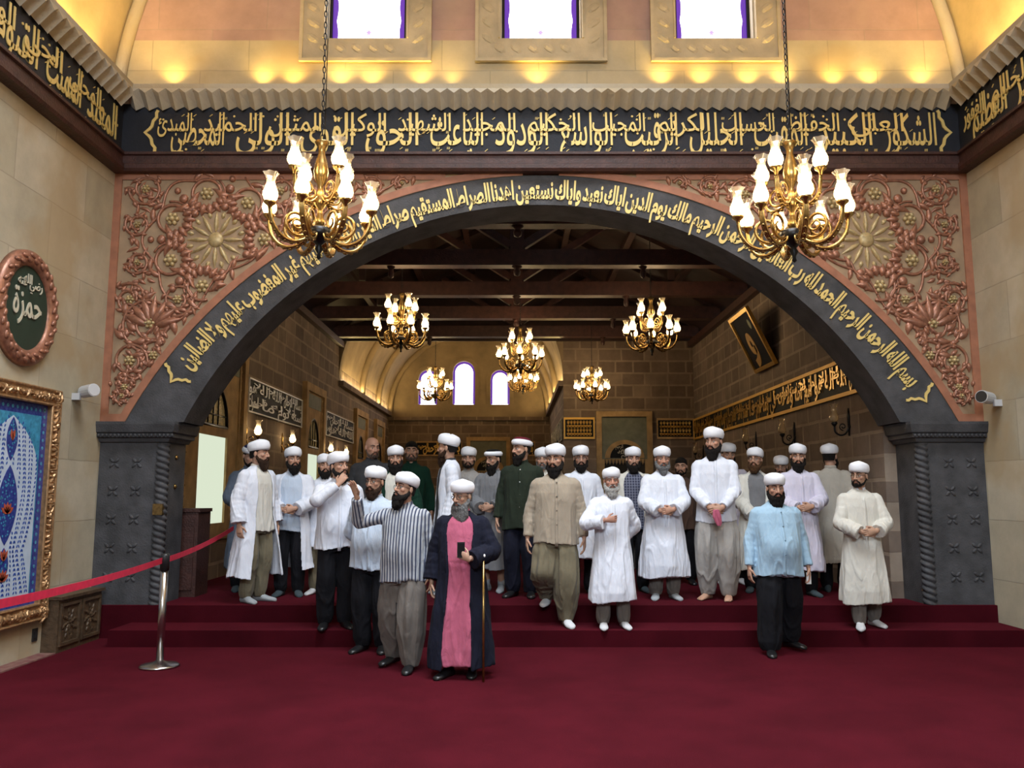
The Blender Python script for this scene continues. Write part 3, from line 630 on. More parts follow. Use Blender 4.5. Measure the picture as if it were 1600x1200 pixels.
def thuluth(mb, f, names, L, H, seed=1, marks=True, weight=.008, over=1.66):
    """names run right to left along 0..L; words alternate between a low and a high tier so tall stems cross the upper words"""
    rnd = random.Random(seed); slot = L/len(names)
    for i, w in enumerate(names):
        wd = word(w, weight)[2]; xr = L-i*slot; Wd = slot*over
        x = max(-.02, xr-Wd*.98); Wd = xr+slot*.0-x
        if i % 2 == 0: put(mb, w, f, x, H*.21, Wd/wd, H*1.13, weight, .002*(i%4))
        else: put(mb, w, f, x, H*.55, Wd/wd, H*.63, weight, .007+.002*(i%4))
        if marks:
            for _ in range(7):
                px, py = rnd.uniform(x, x+Wd), rnd.choice((.05,.1,.5,.55,.85,.93))*H; k = rnd.random(); s = H*.055
                if k < .5: mb.prism([(px,py),(px+s*.25,py-s*.1),(px+s*1.5,py+s*.9),(px+s*1.2,py+s)], lambda p:f(p[0],p[1],0), lambda p:f(p[0],p[1],.01))
                elif k < .8:
                    for q in (0,1,2): mb.prism([(px+q*s*.5,py),(px+q*s*.5+s*.22,py),(px+q*s*.5+s*.3,py+s*1.1),(px+q*s*.5+s*.12,py+s*1.1)], lambda p:f(p[0],p[1],0), lambda p:f(p[0],p[1],.01))
                else: mb.prism([(px+s*.5*math.cos(q*PI/4),py+s*.5*math.sin(q*PI/4)) for q in range(8)], lambda p:f(p[0],p[1],0), lambda p:f(p[0],p[1],.01))
NAMES = 'الشكور العلي الكبير الحفيظ المقيت الحسيب الجليل الكريم الرقيب المجيب الواسع الحكيم الودود المجيد الباعث الشهيد الحق الوكيل القوي المتين الولي الحميد المحصي المبدئ'.split()
x0, x1 = P(250, 205, 9.34)[0], P(1462, 205, 9.34)[0]; zb, zt = P(800, 240, 9.34)[1], P(800, 178, 9.34)[1]
t = thing('frieze_inscription', 'long gold calligraphy frieze on the dark band above the arch', 'inscription', (CX, YA-.06, 5.43))
mb = MB(); thuluth(mb, lambda x, y, h: (x0+x-CX, -h, zb-5.43+y), NAMES, x1-x0, zt-zb); mb.build('lettering', M['gold_text'], t)
mb = MB(); brace(mb, lambda x, y, h: (x0-.03+x-CX, -h, zb-5.45+y), -.14, zt-zb+.06, .035); mb.build('end_bracket', M['gold_text'], t); mb = MB(); brace(mb, lambda x, y, h: (x1+.03+x-CX, -h, zb-5.45+y), .14, zt-zb+.06, .035); mb.build('end_bracket', M['gold_text'], t)
for sg, nm, ns in ((-1,'left','المعيد المحيي المميت الحي القيوم الواجد الماجد الواحد الصمد القادر'),(1,'right','البصير الحكم العدل اللطيف الخبير الحليم العظيم الغفور')):
    xx = XL+.06 if sg<0 else XR-.06; ns = ns.split(); L = len(ns)*.40; ye = YA-.22
    t = thing('frieze_inscription', 'gold calligraphy frieze on the dark band of the %s wall' % nm, 'inscription', (xx, ye-L/2, 5.43))
    mb = MB()
    f = (lambda x, y, h: (h, x-L/2, zb-5.43+y)) if sg<0 else (lambda x, y, h: (-h, L/2-x, zb-5.43+y))
    thuluth(mb, f, ns, L, zt-zb, 3); mb.build('lettering', M['gold_text'] if sg>0 else M['gold_text'], t)
# ================================================================ LEFT AND RIGHT WALL OF THE PRAYER HALL
def onwall(o, x, y, z): o.location = (x, y, z)
t = thing('oval_plaque', 'oval green calligraphy plaque in a carved copper frame high on the left wall', 'plaque', (XL, 7.77, 2.72))
ry, rz = .50, .55
mb = MB(); mb.prism([((ry-.1)*math.cos(a), .55+(rz-.1)*math.sin(a)) for a in np.linspace(0,2*PI,49)[:-1]], lambda p:(.0,p[0],p[1]), lambda p:(.03,p[0],p[1])); mb.build('green_board', M['green'], t)
mb = MB(); R = []
for a in np.linspace(0,2*PI,73)[:-1]:
    R.append([(.0+.0,(ry-0)*math.cos(a),.55+rz*math.sin(a)),(.05,(ry-.005)*math.cos(a),.55+(rz-.005)*math.sin(a)),(.075,(ry-.08)*math.cos(a),.55+(rz-.08)*math.sin(a)),(.05,(ry-.15)*math.cos(a),.55+(rz-.15)*math.sin(a)),(.0,(ry-.16)*math.cos(a),.55+(rz-.16)*math.sin(a))])
mb.loft(R+[R[0]], False)
for k in range(46):
    a = k*2*PI/46; rot = np.array([[1,0,0],[0,math.cos(a+1),-math.sin(a+1)],[0,math.sin(a+1),math.cos(a+1)]])
    mb.ell((.068,(ry-.055-.04*(k%2))*math.cos(a),.55+(rz-.055-.04*(k%2))*math.sin(a)), (.022,.045,.022), 7, 5, rot)
mb.build('frame', M['copper'], t, True)
mb = MB(); f = lambda x, y, h: (.03+h, x-.27, y+.55)
put(mb, 'حمزة', f, .04, -.08, .46/word('حمزة',.01)[2], .38, .01); put(mb, 'رضي الله عنه'.split()[0], f, .28, .20, .11, .13); put(mb, 'الله', f, .18, .23, .11, .13); put(mb, 'عنه', f, .09, .20, .11, .13)
mb.build('lettering', M['pale_text'], t)
# framed tile panel
t = thing('tile_panel', 'blue and white ceramic tile panel in a carved gilt frame on the left wall', 'tile panel', (XL, 7.70, .34))
HWp, Hp, fw = .73, 2.22, .165
M['tile_white'] = mat('white_tile', (0.55,0.66,0.80), rough=0.15, noise=0.1); M['tile_navy'] = mat('navy_tile', (0.018,0.028,0.20), rough=0.15, noise=0.5, nscale=30, col2=(0.05,0.08,0.32)); M['tile_turq'] = mat('turquoise_tile', (0.06,0.30,0.50), rough=0.15, noise=0.4, nscale=20); M['tile_red'] = mat('coral_tile', (0.42,0.09,0.05), rough=0.2); M['tile_blue'] = mat('blue_tile', (0.04,0.09,0.36), rough=0.15); M['copper_gilt'] = mat('gilt_copper_frame', (0.46,0.27,0.13), rough=0.35, metal=0.55, noise=0.4, nscale=25)
fl = lambda d: (lambda p: (d, p[0], p[1]))
MB().box(0,.02,-HWp+fw*.7,HWp-fw*.7,fw*.7,Hp-fw*.7).build('border_tiles', M['tile_navy'], t)
hw = HWp-fw-.105; zt_, zb_ = Hp-fw-.11, fw+.10
MB().box(.02,.023,-hw,hw,zb_,zt_).build('corner_tiles', M['tile_turq'], t)
archp = [(-hw+.02,zb_)]+[(hw-.02,zb_)]+[((hw-.02)*(1-q**1.7), zt_-.55+.52*q**.75) for q in np.linspace(0,1,14)]+[(-(hw-.02)*(1-q**1.7), zt_-.55+.52*q**.75) for q in np.linspace(1,0,14)][1:]
MB().prism(archp, fl(.023), fl(.026)).build('field_tiles', M['tile_white'], t)
def med(mb, zc, hh, ww, d0=.026, d1=.029):
    mb.prism([(ww*math.sin(PI*q)**.8*(1 if s_>0 else -1), zc-hh+2*hh*(q if s_>0 else 1-q)) for s_ in (1,-1) for q in np.linspace(0,1,15)[:-1]], fl(d0), fl(d1))
mb = MB(); med(mb, 1.70, .20, .085); med(mb, 1.10, .36, .15); med(mb, .56, .16, .08); mb.build('medallion_tiles', M['tile_navy'], t)
mb = MB(); rnd = random.Random(3)
def leaf2(mb, p, a, L, w, d0, d1): mb.prism([(p[0]+L*q*math.cos(a)+s_*w*math.sin(PI*q)*-math.sin(a), p[1]+L*q*math.sin(a)+s_*w*math.sin(PI*q)*math.cos(a)) for s_, qs in ((-1,np.linspace(0,1,5)[:-1]),(1,np.linspace(1,0,5)[:-1])) for q in qs], fl(d0), fl(d1))
inarch = lambda y, z: zb_ < z and abs(y) < hw-.03 and (z < zt_-.55 or abs(y) < (hw-.03)*(1-max(0,(z-zt_+.55)/.54)**(1.7/.75)))
ym = lambda z: max([w_*math.sqrt(max(0,1-((z-c)/h)**2)) for c,h,w_ in ((1.70,.22,.1),(1.10,.38,.165),(.56,.18,.095))])
for col in range(-9, 10):
    for z in np.arange(zb_+.02, zt_-.05, .042):
        y = col*.052*(0.6+.4*abs(math.cos(z*2.4)))+.012*math.sin(z*8+col); 
        if inarch(y, z) and abs(y) > ym(z): leaf2(mb, (y,z), PI/2+(.5 if col%2 else -.5)*math.copysign(1,y), .034, .009, .026, .0285)
mb.build('leaf_pattern', M['tile_blue'], t)
mb = MB()
for zc, hh, ww in ((1.70,.2,.085),(1.10,.36,.15),(.56,.16,.08)):
    for _ in range(int(hh*160)):
        q = rnd.uniform(-.8,.8); y = rnd.uniform(-.8,.8)*ww*math.cos(q*PI/2); mb.prism([(y+.010*math.cos(k*PI/3), zc+q*hh+.010*math.sin(k*PI/3)) for k in range(6)], fl(.029), fl(.0305))
for k in range(70):   # small florets along the navy border
    u_ = k/70*2*(2*HWp-2*fw+2*Hp-2*fw); 
for s_ in (-1,1):
    for z in np.arange(fw+.05, Hp-fw, .075): mb.prism([(s_*(HWp-fw-.05)+.018*math.cos(k*PI/3), z+.018*math.sin(k*PI/3)) for k in range(6)], fl(.02), fl(.0215))
    for y in np.arange(-HWp+fw+.1, HWp-fw-.05, .075): mb.prism([(y+.018*math.cos(k*PI/3), (Hp-fw-.055 if s_>0 else fw+.05)+.018*math.sin(k*PI/3)) for k in range(6)], fl(.02), fl(.0215))
mb.build('pale_florets', M['tile_turq'], t)
mb = MB()
for zc, n_ in ((1.02,5),(.60,3),(.42,5),(1.68,2)):
    for k in range(n_): leaf2(mb, (0,zc), PI/2+(k-(n_-1)/2)*.5, .11, .022, .031, .033)
mb.build('coral_tulips', M['tile_red'], t)
mb = MB()
for (y0_,y1_,z0_,z1_) in ((-HWp,-HWp+fw,0,Hp),(HWp-fw,HWp,0,Hp),(-HWp+fw,HWp-fw,0,fw),(-HWp+fw,HWp-fw,Hp-fw,Hp)): mb.box(0,.06,y0_,y1_,z0_,z1_)
for (a,b) in (((-HWp,0),(HWp,0)),((HWp,0),(HWp,Hp)),((-HWp,Hp),(HWp,Hp)),((-HWp,0),(-HWp,Hp))):
    for d_ in (.012, fw-.012):
        ins = lambda p: (.062, max(-HWp+d_, min(HWp-d_, p[0])), max(d_, min(Hp-d_, p[1])))
        mb.tube([ins(a), ins(b)], .014, 8)
for k in range(300):
    s_ = k/300*(4*HWp+2*Hp); 
    if s_ < 2*HWp: y, z, a = -HWp+s_, fw/2, 0
    elif s_ < 2*HWp+Hp: y, z, a = HWp-fw/2, s_-2*HWp, PI/2
    elif s_ < 4*HWp+Hp: y, z, a = HWp-(s_-2*HWp-Hp), Hp-fw/2, 0
    else: y, z, a = -HWp+fw/2, Hp-(s_-4*HWp-Hp), PI/2
    a += (.9 if k%2 else -.9)+rnd.uniform(-.7,.7); y += rnd.uniform(-.03,.03) if abs(y)<HWp-fw else rnd.uniform(-.02,.02); rot = np.array([[1,0,0],[0,math.cos(a),-math.sin(a)],[0,math.sin(a),math.cos(a)]])
    mb.ell((.062,y,z), (.03,rnd.uniform(.035,.065),rnd.uniform(.012,.022)), 7, 5, rot)
mb.build('frame', M['copper_gilt'], t, False)
# wooden radiator cover
bx0, bx1, by0, by1, bh = XL+.002, XL+.175, 8.46, 9.32, .54
t = thing('radiator_cover', 'low brown carved wooden box against the left wall beside the steps', 'cabinet', ((bx0+bx1)/2, (by0+by1)/2, 0))
w2, l2 = .0865, .43
MB().box(-w2,w2-.02,-l2,l2,0,bh-.03).box(-w2,w2+.02,-l2-.02,l2,bh-.03,bh).build('body', M['wood_box'], t)
for k, yc in enumerate((-.21,.21)):
    mb = MB()
    for (a,b,c,d) in ((-.19,.19,.06,.09),(-.19,.19,.44,.47),(-.19,-.16,.09,.44),(.16,.19,.09,.44)): mb.box(w2-.02,w2,yc+a,yc+b,c,d)
    for q in range(24):
        a = q*.8; r_ = .02+.0065*q; y, z = yc+r_*.8*math.cos(a), .27+r_*math.sin(a)*.85; rot = np.array([[1,0,0],[0,math.cos(a),-math.sin(a)],[0,math.sin(a),math.cos(a)]]); mb.ell((w2-.02,y,z), (.014,.035,.016), 6, 4, rot)
    mb.build('carved_panel', M['wood_box'], t)
tag(MB().box(XL,XL+.012,8.30,8.38,.14,.26).box(XL+.012,XL+.02,8.32,8.36,.17,.23).build('wall_socket', M['dark_plastic'], None, False, None, True), 'small dark socket plate low on the left wall beside the wooden box', 'socket')
mb = MB(); mb.box(XL,XL+.16,-2,8.45,0,.012); 
tag(mb.build('carpet_border', mat('patterned_border', (.16,.04,.045), .95, noise=.6, nscale=14, col2=(.22,.13,.10)), None, False, None, True), 'narrow patterned carpet border along the foot of the left wall', 'carpet')
for x, sg, y, z, nm in ((XL, 1, 8.75, 2.60, 'left'), (XR, -1, 9.0, 2.56, 'right')):
    t = thing('wall_floodlight', '%s cylindrical floodlight on the %s wall' % (('grey white','left') if sg>0 else ('dark fronted','right')), 'light', (x, y, z))
    MB().box(0 if sg>0 else -.08, .08 if sg>0 else 0, -.02,.02,-.09,-.02).build('bracket', M['white_plastic'], t)
    d = np.array((sg*.75,-.5 if sg<0 else -.45,.05)); d /= np.linalg.norm(d); a = np.array((sg*.06,.08,.0)); b = a+d*.20
    MB().tube([a, a+d*.02, b], [.055,.065,.068], 16).build('housing', M['white_plastic'], t)
    MB().tube([b-d*.004, b+d*.006], [.062,.06], 16).build('lens', M['white_plastic'] if sg>0 else M['dark_plastic'], t)
# retractable-belt post
def post(x, y, z, lab):
    t = thing('belt_post', lab, 'barrier post', (x, y, z))
    MB().lathe([(.0,0),(.17,0),(.175,.012),(.16,.025),(.06,.045),(.035,.06),(0,.06)], (0,0,0), 28).build('base', M['chrome'], t, True)
    MB().lathe([(0,.05),(.033,.05),(.033,.86),(0,.86)], (0,0,0), 18).build('pole', M['chrome'], t, True)
    MB().lathe([(0,.85),(.04,.85),(.042,.98),(.036,1.0),(0,1.0)], (0,0,0), 18).build('belt_head', M['dark_plastic'], t, True)
post(-3.18, 7.84, 0, 'polished steel belt post standing on the red carpet at left front')
def belt(a, b, sag, lab):
    n = 24; mb = MB(); a = np.array(a); b = np.array(b)
    pts = [a+(b-a)*k/n-np.array((0,0,sag*4*(k/n)*(1-k/n))) for k in range(n+1)]
    d = np.cross(b-a, (0,0,1.)); d = d/np.linalg.norm(d)*.0015
    mb.loft([[p-d-(0,0,.026), p+d-(0,0,.026), p+d+(0,0,.026), p-d+(0,0,.026)] for p in pts])
    tag(mb.build('barrier_belt', M['belt'], None, False, None, True), lab, 'belt')
post(-2.86, 4.45, 0, 'polished steel belt post nearest the camera at the left edge')
belt((-3.19,7.80,.94), (-2.865,4.49,.94), .03, 'red barrier belt running from the steel post out of the left edge')
belt((-3.185,7.885,.94), (-3.375,10.31,1.13), .03, 'red barrier belt running from the steel post back onto the platform')
# ================================================================ CHANDELIERS AND SCONCES
def spiral(c, r0, r1, a0, a1, n): return [(c[0]+(r0+(r1-r0)*k/n)*math.cos(a0+(a1-a0)*k/n), c[1]+(r0+(r1-r0)*k/n)*math.sin(a0+(a1-a0)*k/n)) for k in range(n+1)]
def smooth(pts, m=4):
    out = []; P_ = [np.array(p, float) for p in pts]
    for i in range(len(P_)-1):
        p0, p1, p2, p3 = P_[max(i-1,0)], P_[i], P_[i+1], P_[min(i+2,len(P_)-1)]
        for k in range(m):
            t = k/m; out.append(.5*((2*p1)+(-p0+p2)*t+(2*p0-5*p1+4*p2-p3)*t*t+(-p0+3*p1-3*p2+p3)*t**3))
    return out+[P_[-1]]
SHADE = [(.030,0),(.050,.015),(.062,.045),(.060,.075),(.046,.11),(.035,.145),(.034,.17),(.044,.205),(.060,.232)]
def lampset(arm, p):
    MB().lathe([(0,-.07),(.012,-.065),(.02,-.04),(.045,-.02),(.05,-.005),(.036,0),(0,0)], p, 12).build('candle_cup', M['brass'], arm, True)
    wob = lambda i, a: .14*math.sin(6*a) if i == 8 else .05*math.sin(6*a) if i == 7 else 0
    MB().lathe(SHADE, p, 24, wob=wob, cap=False).build('glass_shade', M['glass'], arm, True)
    MB().lathe([(0,.012),(.034,.02),(.050,.05),(.047,.075),(.030,.105),(.012,.135),(0,.15)], p, 14, cap=False).build('bulb', M['bulb'], arm, True)
def make_chandelier(lab, loc, chain):
    t = thing('chandelier', lab, 'chandelier', loc, 0, 'brass hurricane-lamp chandeliers')
    MB().lathe([(0,-.40),(.02,-.385),(.012,-.35),(.035,-.31),(.02,-.28),(.06,-.24),(.105,-.215),(.11,-.15),(.06,-.125),(0,-.12)], (0,0,0), 20).build('hub', M['iron'], t, True)
    MB().lathe([(.03,-.13),(.045,-.08),(.025,-.03),(.02,.02),(.05,.06),(.055,.1),(.03,.16),(.02,.22),(.05,.28),(.062,.34),(.05,.42),(.028,.50),(.03,.55),(.06,.60),(.05,.61),(.0,.60)], (0,0,0), 18).build('column', M['brass'], t, True)
    c = MB(); n = int(chain/.05)
    for k in range(n):
        z = .61+k*.05; a = (k%2)*PI/2
        c.tube([(.011*math.cos(q)*math.cos(a), .011*math.cos(q)*math.sin(a), z+.03+.031*math.sin(q)) for q in np.linspace(0,2*PI,11)[:-1]], .0045, 5, closed=True)
    c.tube([(.02,0,.6),(.024,.01,.6+chain*.5),(.01,0,.6+chain)], .004, 5)
    c.build('chain', M['iron'], t, True)
    def arm(k, n, rr, upper):
        a = 2*PI*k/n+(PI/8 if not upper else .5); ca, sa = math.cos(a), math.sin(a); f = lambda p: (p[0]*ca, p[0]*sa, p[1])
        mb = MB()
        if not upper:
            main = smooth([(.08,-.18),(.13,-.25),(.24,-.29),(.34,-.255),(.41,-.16),(rr,-.05)]); sc = spiral((.20,-.125), .115, .02, -PI*.75, PI*2.4, 34); w = [.022,.026,.028]
        else:
            main = smooth([(.03,.13),(.09,.07),(.17,.06),(.23,.13),(rr,.26)]); sc = spiral((.125,.175), .085, .018, -PI*.8, PI*2.2, 30); w = [.016,.018,.02]
        m3 = [f(p) for p in main]; nn = len(m3)
        tn = np.array((-sa, ca, 0))
        for s_ in (-1,0,1): mb.tube([np.array(p)+tn*s_*.012 for p in m3], [w[1]*.62*(1-.4*abs(2*i/nn-1)) for i in range(nn)], 7)
        mb.tube([f(p) for p in sc], [w[0]*.75*(1-.55*i/len(sc)) for i in range(len(sc))], 7)
        for q in range(0, nn-3, 2):    # leaf lobes under the arm
            p = m3[q]; mb.ell((p[0], p[1], p[2]-.012), (.02,.02,.014), 6, 4)
        o = mb.build('arm', M['brass'], t, True); lampset(o, (rr*ca, rr*sa, .0 if not upper else .33)); return o
    for k in range(8): arm(k, 8, .43, False)
    for k in range(4): arm(k, 4, .25, True)
    return t
ch = [('gold chandelier of hurricane lamps hanging at front left before the arch', 500, 332, 7.1, 1.0, .3),
      ('gold chandelier of hurricane lamps hanging at front right before the arch', 1238, 335, 6.95, 1.0, .3),
      ('lit chandelier inside the arch hanging high above the left of the crowd', 627, 514, 13.9, 1.0, .1),
      ('lit chandelier inside the arch hanging high above the right of the crowd', 1018, 520, 14.2, 1.0, .2),
      ('lit chandelier near the middle of the arch, upper of two seen overlapping', 813, 558, 16.8, 1.0, .35),
      ('lit chandelier hanging before the left round-headed window of the far vault', 680, 608, 22.6, 1.0, .5),
      ('smallest lit chandelier in the middle, seen just below the larger central one', 817, 595, 24.5, 1.0, .15),
      ('lit chandelier hanging in front of the cross wall at right of the far vault', 925, 608, 19.0, .86, .5)]
CH0 = None
for lab, u, v, Y, sc, rz in ch:
    x, z = P(u, v, Y); sc = sc*(1.06 if Y < 9 else 1); top = 10.0 if Y < 9 else 4.25+math.sqrt(max(.1,NR**2-(x-NC)**2)) if Y > HY else 7.6-abs(x-.05)*(2.3/4.5)
    if CH0 is None: CH0 = make_chandelier(lab, (x, Y, z), 5.6); o = CH0; o.scale = (sc,)*3; o.rotation_euler.z = rz
    else:
        o = dup(CH0, (x, Y, z), rz, lab, sc)
        if Y > 9:   # shorter chain
            for k in ALLKIDS[o.name]:
                if k.name.startswith('chain'): k.scale.z = 1; old = k; 
            c = MB(); L_ = max(.3, (top-z)/sc-.6)
            for q in range(int(L_/.05)):
                zz = .61+q*.05; a = (q%2)*PI/2; c.tube([(.011*math.cos(w_)*math.cos(a), .011*math.cos(w_)*math.sin(a), zz+.03+.031*math.sin(w_)) for w_ in np.linspace(0,2*PI,7)[:-1]], .0045, 4, closed=True)
            old.data = mkmesh('chain', c.V, c.F, M['iron'])
    point('chandelier_light', (0,0,.25), 12 if Y < 9 else 30, (1,.70,.40), .22, o)
def sconce(lab, x, y, z, sg, lit):
    t = thing('wall_sconce', lab, 'wall lamp', (x, y, z), 0, 'sconces on the %s hall wall' % ('left' if sg>0 else 'right'))
    mt = M['brass'] if lit else M['iron']
    MB().lathe([(0,0),(.03,0),(.035,.012),(.02,.02),(0,.02)] if sg>0 else [(0,-.02),(.02,-.02),(.035,-.012),(.03,0),(0,0)], (0,0,-.02), 12, 0).tube([(sg*.01,0,.22),(sg*.012,0,.12),(sg*.012,0,-.14)], [.006,.022,.012], 8).build('back_plate', mt, t, True)
    arm = MB().tube([(sg*p[0],0,p[1]) for p in smooth([(.01,-.02),(.06,-.11),(.13,-.13),(.19,-.09),(.20,-.02)])], .013, 7).tube([(sg*p[0],0,p[1]) for p in spiral((.09,-.02),.05,.012,-PI/2,PI*2,20)], .008, 6).build('arm', mt, t, True)
    p = (sg*.20,0,.04)
    MB().lathe([(0,-.06),(.012,-.06),(.045,-.02),(.036,0),(0,0)], p, 10).build('candle_cup', mt, arm, True)
    MB().lathe(SHADE, p, 16, wob=lambda i, a: .12*math.sin(6*a) if i==8 else 0, cap=False).build('glass_shade', M['glass'], arm, True)
    if lit:
        MB().lathe([(0,.012),(.034,.02),(.050,.05),(.047,.075),(.030,.105),(0,.14)], p, 12, cap=False).build('bulb', M['bulb'], arm, True)
        point('sconce_light', (sg*.20,0,.13), 7, (1,.6,.25), .04, t)
on = ['nearest the arch','second from the arch','third from the arch','fourth from the arch','fifth from the arch','farthest from the arch']
for k, (u, v) in enumerate(((403,680),(457,691),(517,705),(541,708))):
    y, z = PXW(u, v, HL+.2); sconce('lit brass lamp on the left hall wall, '+on[k], HL, y, 2.42, 1, True)
for k, u in enumerate((1316,1232,1173,1092)):
    y, z = PXW(u, 670, HR-.1); sconce('unlit dark wall lamp below the gold band, '+on[k], HR, y, 2.42, -1, False)
# ================================================================ INNER HALL WALL DECORATION
def arabesque(mb, f, L, H, th, seed=2):
    n = max(2, round(L/(H*.42))); w = L/n
    for i in range(n):
        for m_ in (1,-1):
            for s_ in (1,-1):
                cx_, cy_ = (i+.5)*w, H/2
                pts = [(cx_+s_*w*(.02+.46*q)*abs(math.sin(q*PI*1.0+.3))*1.0, cy_+m_*H*(.03+.42*math.sin(q*PI*.5))) for q in np.linspace(0,1,9)]
                sp = spiral((cx_+s_*w*.25, cy_+m_*H*.24), w*.19, w*.04, PI/2*m_, PI/2*m_+s_*5.2, 16)
                mb.tube([f(p[0],p[1],.006) for p in pts], th, 5); mb.tube([f(p[0],p[1],.006) for p in sp], th, 5)
                leafmb(mb, lambda x, z, h: f(x, z, h), (cx_+s_*w*.28, cy_+m_*H*.08), m_*PI/2+s_*.5, H*.2, H*.09, .012)
def framed_text(nm, lab, loc, f, L, H, bg, fg, rows, fr, seed=4, arab=False, over=1.55, border=.05, weight=.03):
    t = thing(nm, lab, 'wall panel', loc)
    mb = MB(); mb.prism([(0,0),(L,0),(L,H),(0,H)], lambda p:f(p[0],p[1],0), lambda p:f(p[0],p[1],.02)); mb.build('board', bg, t)
    mb = MB()
    for (a,b,c,d) in ((0,L,0,border),(0,L,H-border,H),(0,border*.6,border,H-border),(L-border*.6,L,border,H-border)):
        mb.prism([(a,c),(b,c),(b,d),(a,d)], lambda p:f(p[0],p[1],.0), lambda p:f(p[0],p[1],.045))
    mb.build('frame', fr, t)
    g = lambda x, y, h: f(x+border+.02, y+border+.02, .02+h); mb = MB()
    if arab:
        hh = (H-2*border-.04)/2
        for i in (0,1): arabesque(mb, lambda x, y, h, i=i: g(x, y+i*hh, h), L-2*border-.04, hh, .008)
    else:
        hh = (H-2*border-.04)/len(rows)
        for i, r in enumerate(rows): thuluth(mb, lambda x, y, h, i=i: g(x, y+(len(rows)-1-i)*hh, h), r.split(), L-2*border-.04, hh, seed+i, False, weight, over)
    mb.build('lettering' if not arab else 'arabesque', fg, t); return t
BAS = 'بسم الله الرحمن الرحيم'
KUR = 'الله لا اله الا هو الحي القيوم لا تاخذه سنة ولا نوم له ما في السموات وما في الارض من ذا الذي يشفع عنده الا باذنه يعلم ما بين ايديهم وما خلفهم ولا يحيطون بشيء من علمه الا بما شاء وسع كرسيه السموات والارض'
M['ochre'] = mat('ochre_stone', (0.42,0.275,0.125), rough=0.8, noise=0.3, nscale=5, bump=.3, bscale=30); M['green_grey'] = mat('grey_green_stone', (0.17,0.18,0.13), rough=0.7, noise=0.25, nscale=6); M['amber_glass'] = mat('stained_glass', (0.20,0.13,0.06), rough=0.2, noise=0.8, nscale=22, col2=(0.03,0.03,0.06), emit=(0.5,0.33,0.12), estr=0.12)
def fL(y0, z0): return lambda x, y, h: (h, y0_+x, y)
for k, (ya, yb, rows) in enumerate(((13.35,16.75,[BAS+' '+KUR[:22].rsplit(' ',1)[0], KUR[36:72].split(' ',1)[1].rsplit(' ',1)[0]]),(18.95,22.2,[BAS, KUR[:30].rsplit(' ',1)[0]]))):
    framed_text('wall_inscription', 'long dark panel with white calligraphy on the left hall wall, %s the arch' % ('nearer' if k==0 else 'farther from'), (HL, ya, 2.83), lambda x, y, h: (h, x, y), yb-ya, .55, M['black'], M['white_text'], rows, M['white_text'], arab=False, border=.022, weight=.004)
for k, (ya, yb) in enumerate(((10.55,13.1),(16.85,18.6),(22.3,24.1),(25.6,27.2))):
    t = thing('window_niche', 'ochre window bay with lunette on the left hall wall, '+on[k], 'niche', (HL, (ya+yb)/2, FZ), 0, 'window bays of the left hall wall')
    h = (yb-ya)/2; top = 3.78-FZ; lw = (.56,.46,.4,.4)[k]; z0 = .78; z1 = 2.0
    mb = MB()
    for (a,b,c,d) in ((-h,-lw,.55,top),(lw,h,.55,top),(-lw,lw,.55,z0),(-lw,lw,z1,2.14)): mb.box(0,.05,a,b,c,d)
    arcq = [(lw*math.cos(q), 2.14+.60*math.sin(q)) for q in np.linspace(0,PI,19)]
    mb.strip([(.05,p[0],p[1]) for p in arcq], [(.05,p[0],top) for p in arcq]); mb.strip([(.05,p[0],p[1]) for p in arcq],[(0,p[0],p[1]) for p in arcq])
    for (a,b,c,d) in ((-h,-h+.16,.55,top),(h-.16,h,.55,top),(-h+.16,h-.16,top-.16,top)): mb.box(.05,.10,a,b,c,d)
    mb.build('stone_frame', M['ochre'], t)
    r = MB(); zz = np.arange(.6, top-.15, .14)
    for z in zz: r.prism([(h-.28,z),(h-.18,z+.07),(h-.28,z+.14)], lambda p:(.05,p[0],p[1]), lambda p:(.065,p[0],p[1])); r.prism([(-h+.28,z),(-h+.28,z+.14),(-h+.18,z+.07)], lambda p:(.05,p[0],p[1]), lambda p:(.065,p[0],p[1]))
    r.build('tooth_moulding', M['ochre'], t)
    MB().box(.05,.058,-h+.3,h-.3,2.95,top-.2).build('stone_inlay', M['green_grey'], t)
    mb = MB(); mb.prism(arcq, lambda p:(.004,p[0],p[1]), lambda p:(.015,p[0],p[1])); mb.build('lunette_glass', M['amber_glass'], t)
    mb = MB(); mb.tube([(.03,p[0],p[1]) for p in arcq]+[(.03,lw,2.14)], .028, 8)
    for q in (-.2,0,.2): mb.tube([(.025,q,2.14),(.025,q,2.14+.60*math.sqrt(1-(q/lw)**2))], .012, 6)
    mb.tube([(.025,-lw,2.3),(.025,lw,2.3)], .012, 6); mb.build('lunette_frame', M['iron'], t, True)
    MB().box(.004,.02,-lw,lw,z0,z1).build('bright_blind', M['lit_blind'], t)
t = thing('shoe_cabinet', 'dark red wooden cabinet on the platform behind the left pillar', 'cabinet', (-3.98, 10.28, FZ))
MB().box(-.26,.26,-.2,.2,0,.98).box(-.28,.28,-.22,.2,.98,1.02).build('body', M['wood_red'], t)
for z in (.08,.53):
    for x in (-.12,.12): MB().box(x-.10,x+.10,-.215,-.2,z,z+.38).build('door', M['wood_red'], t)
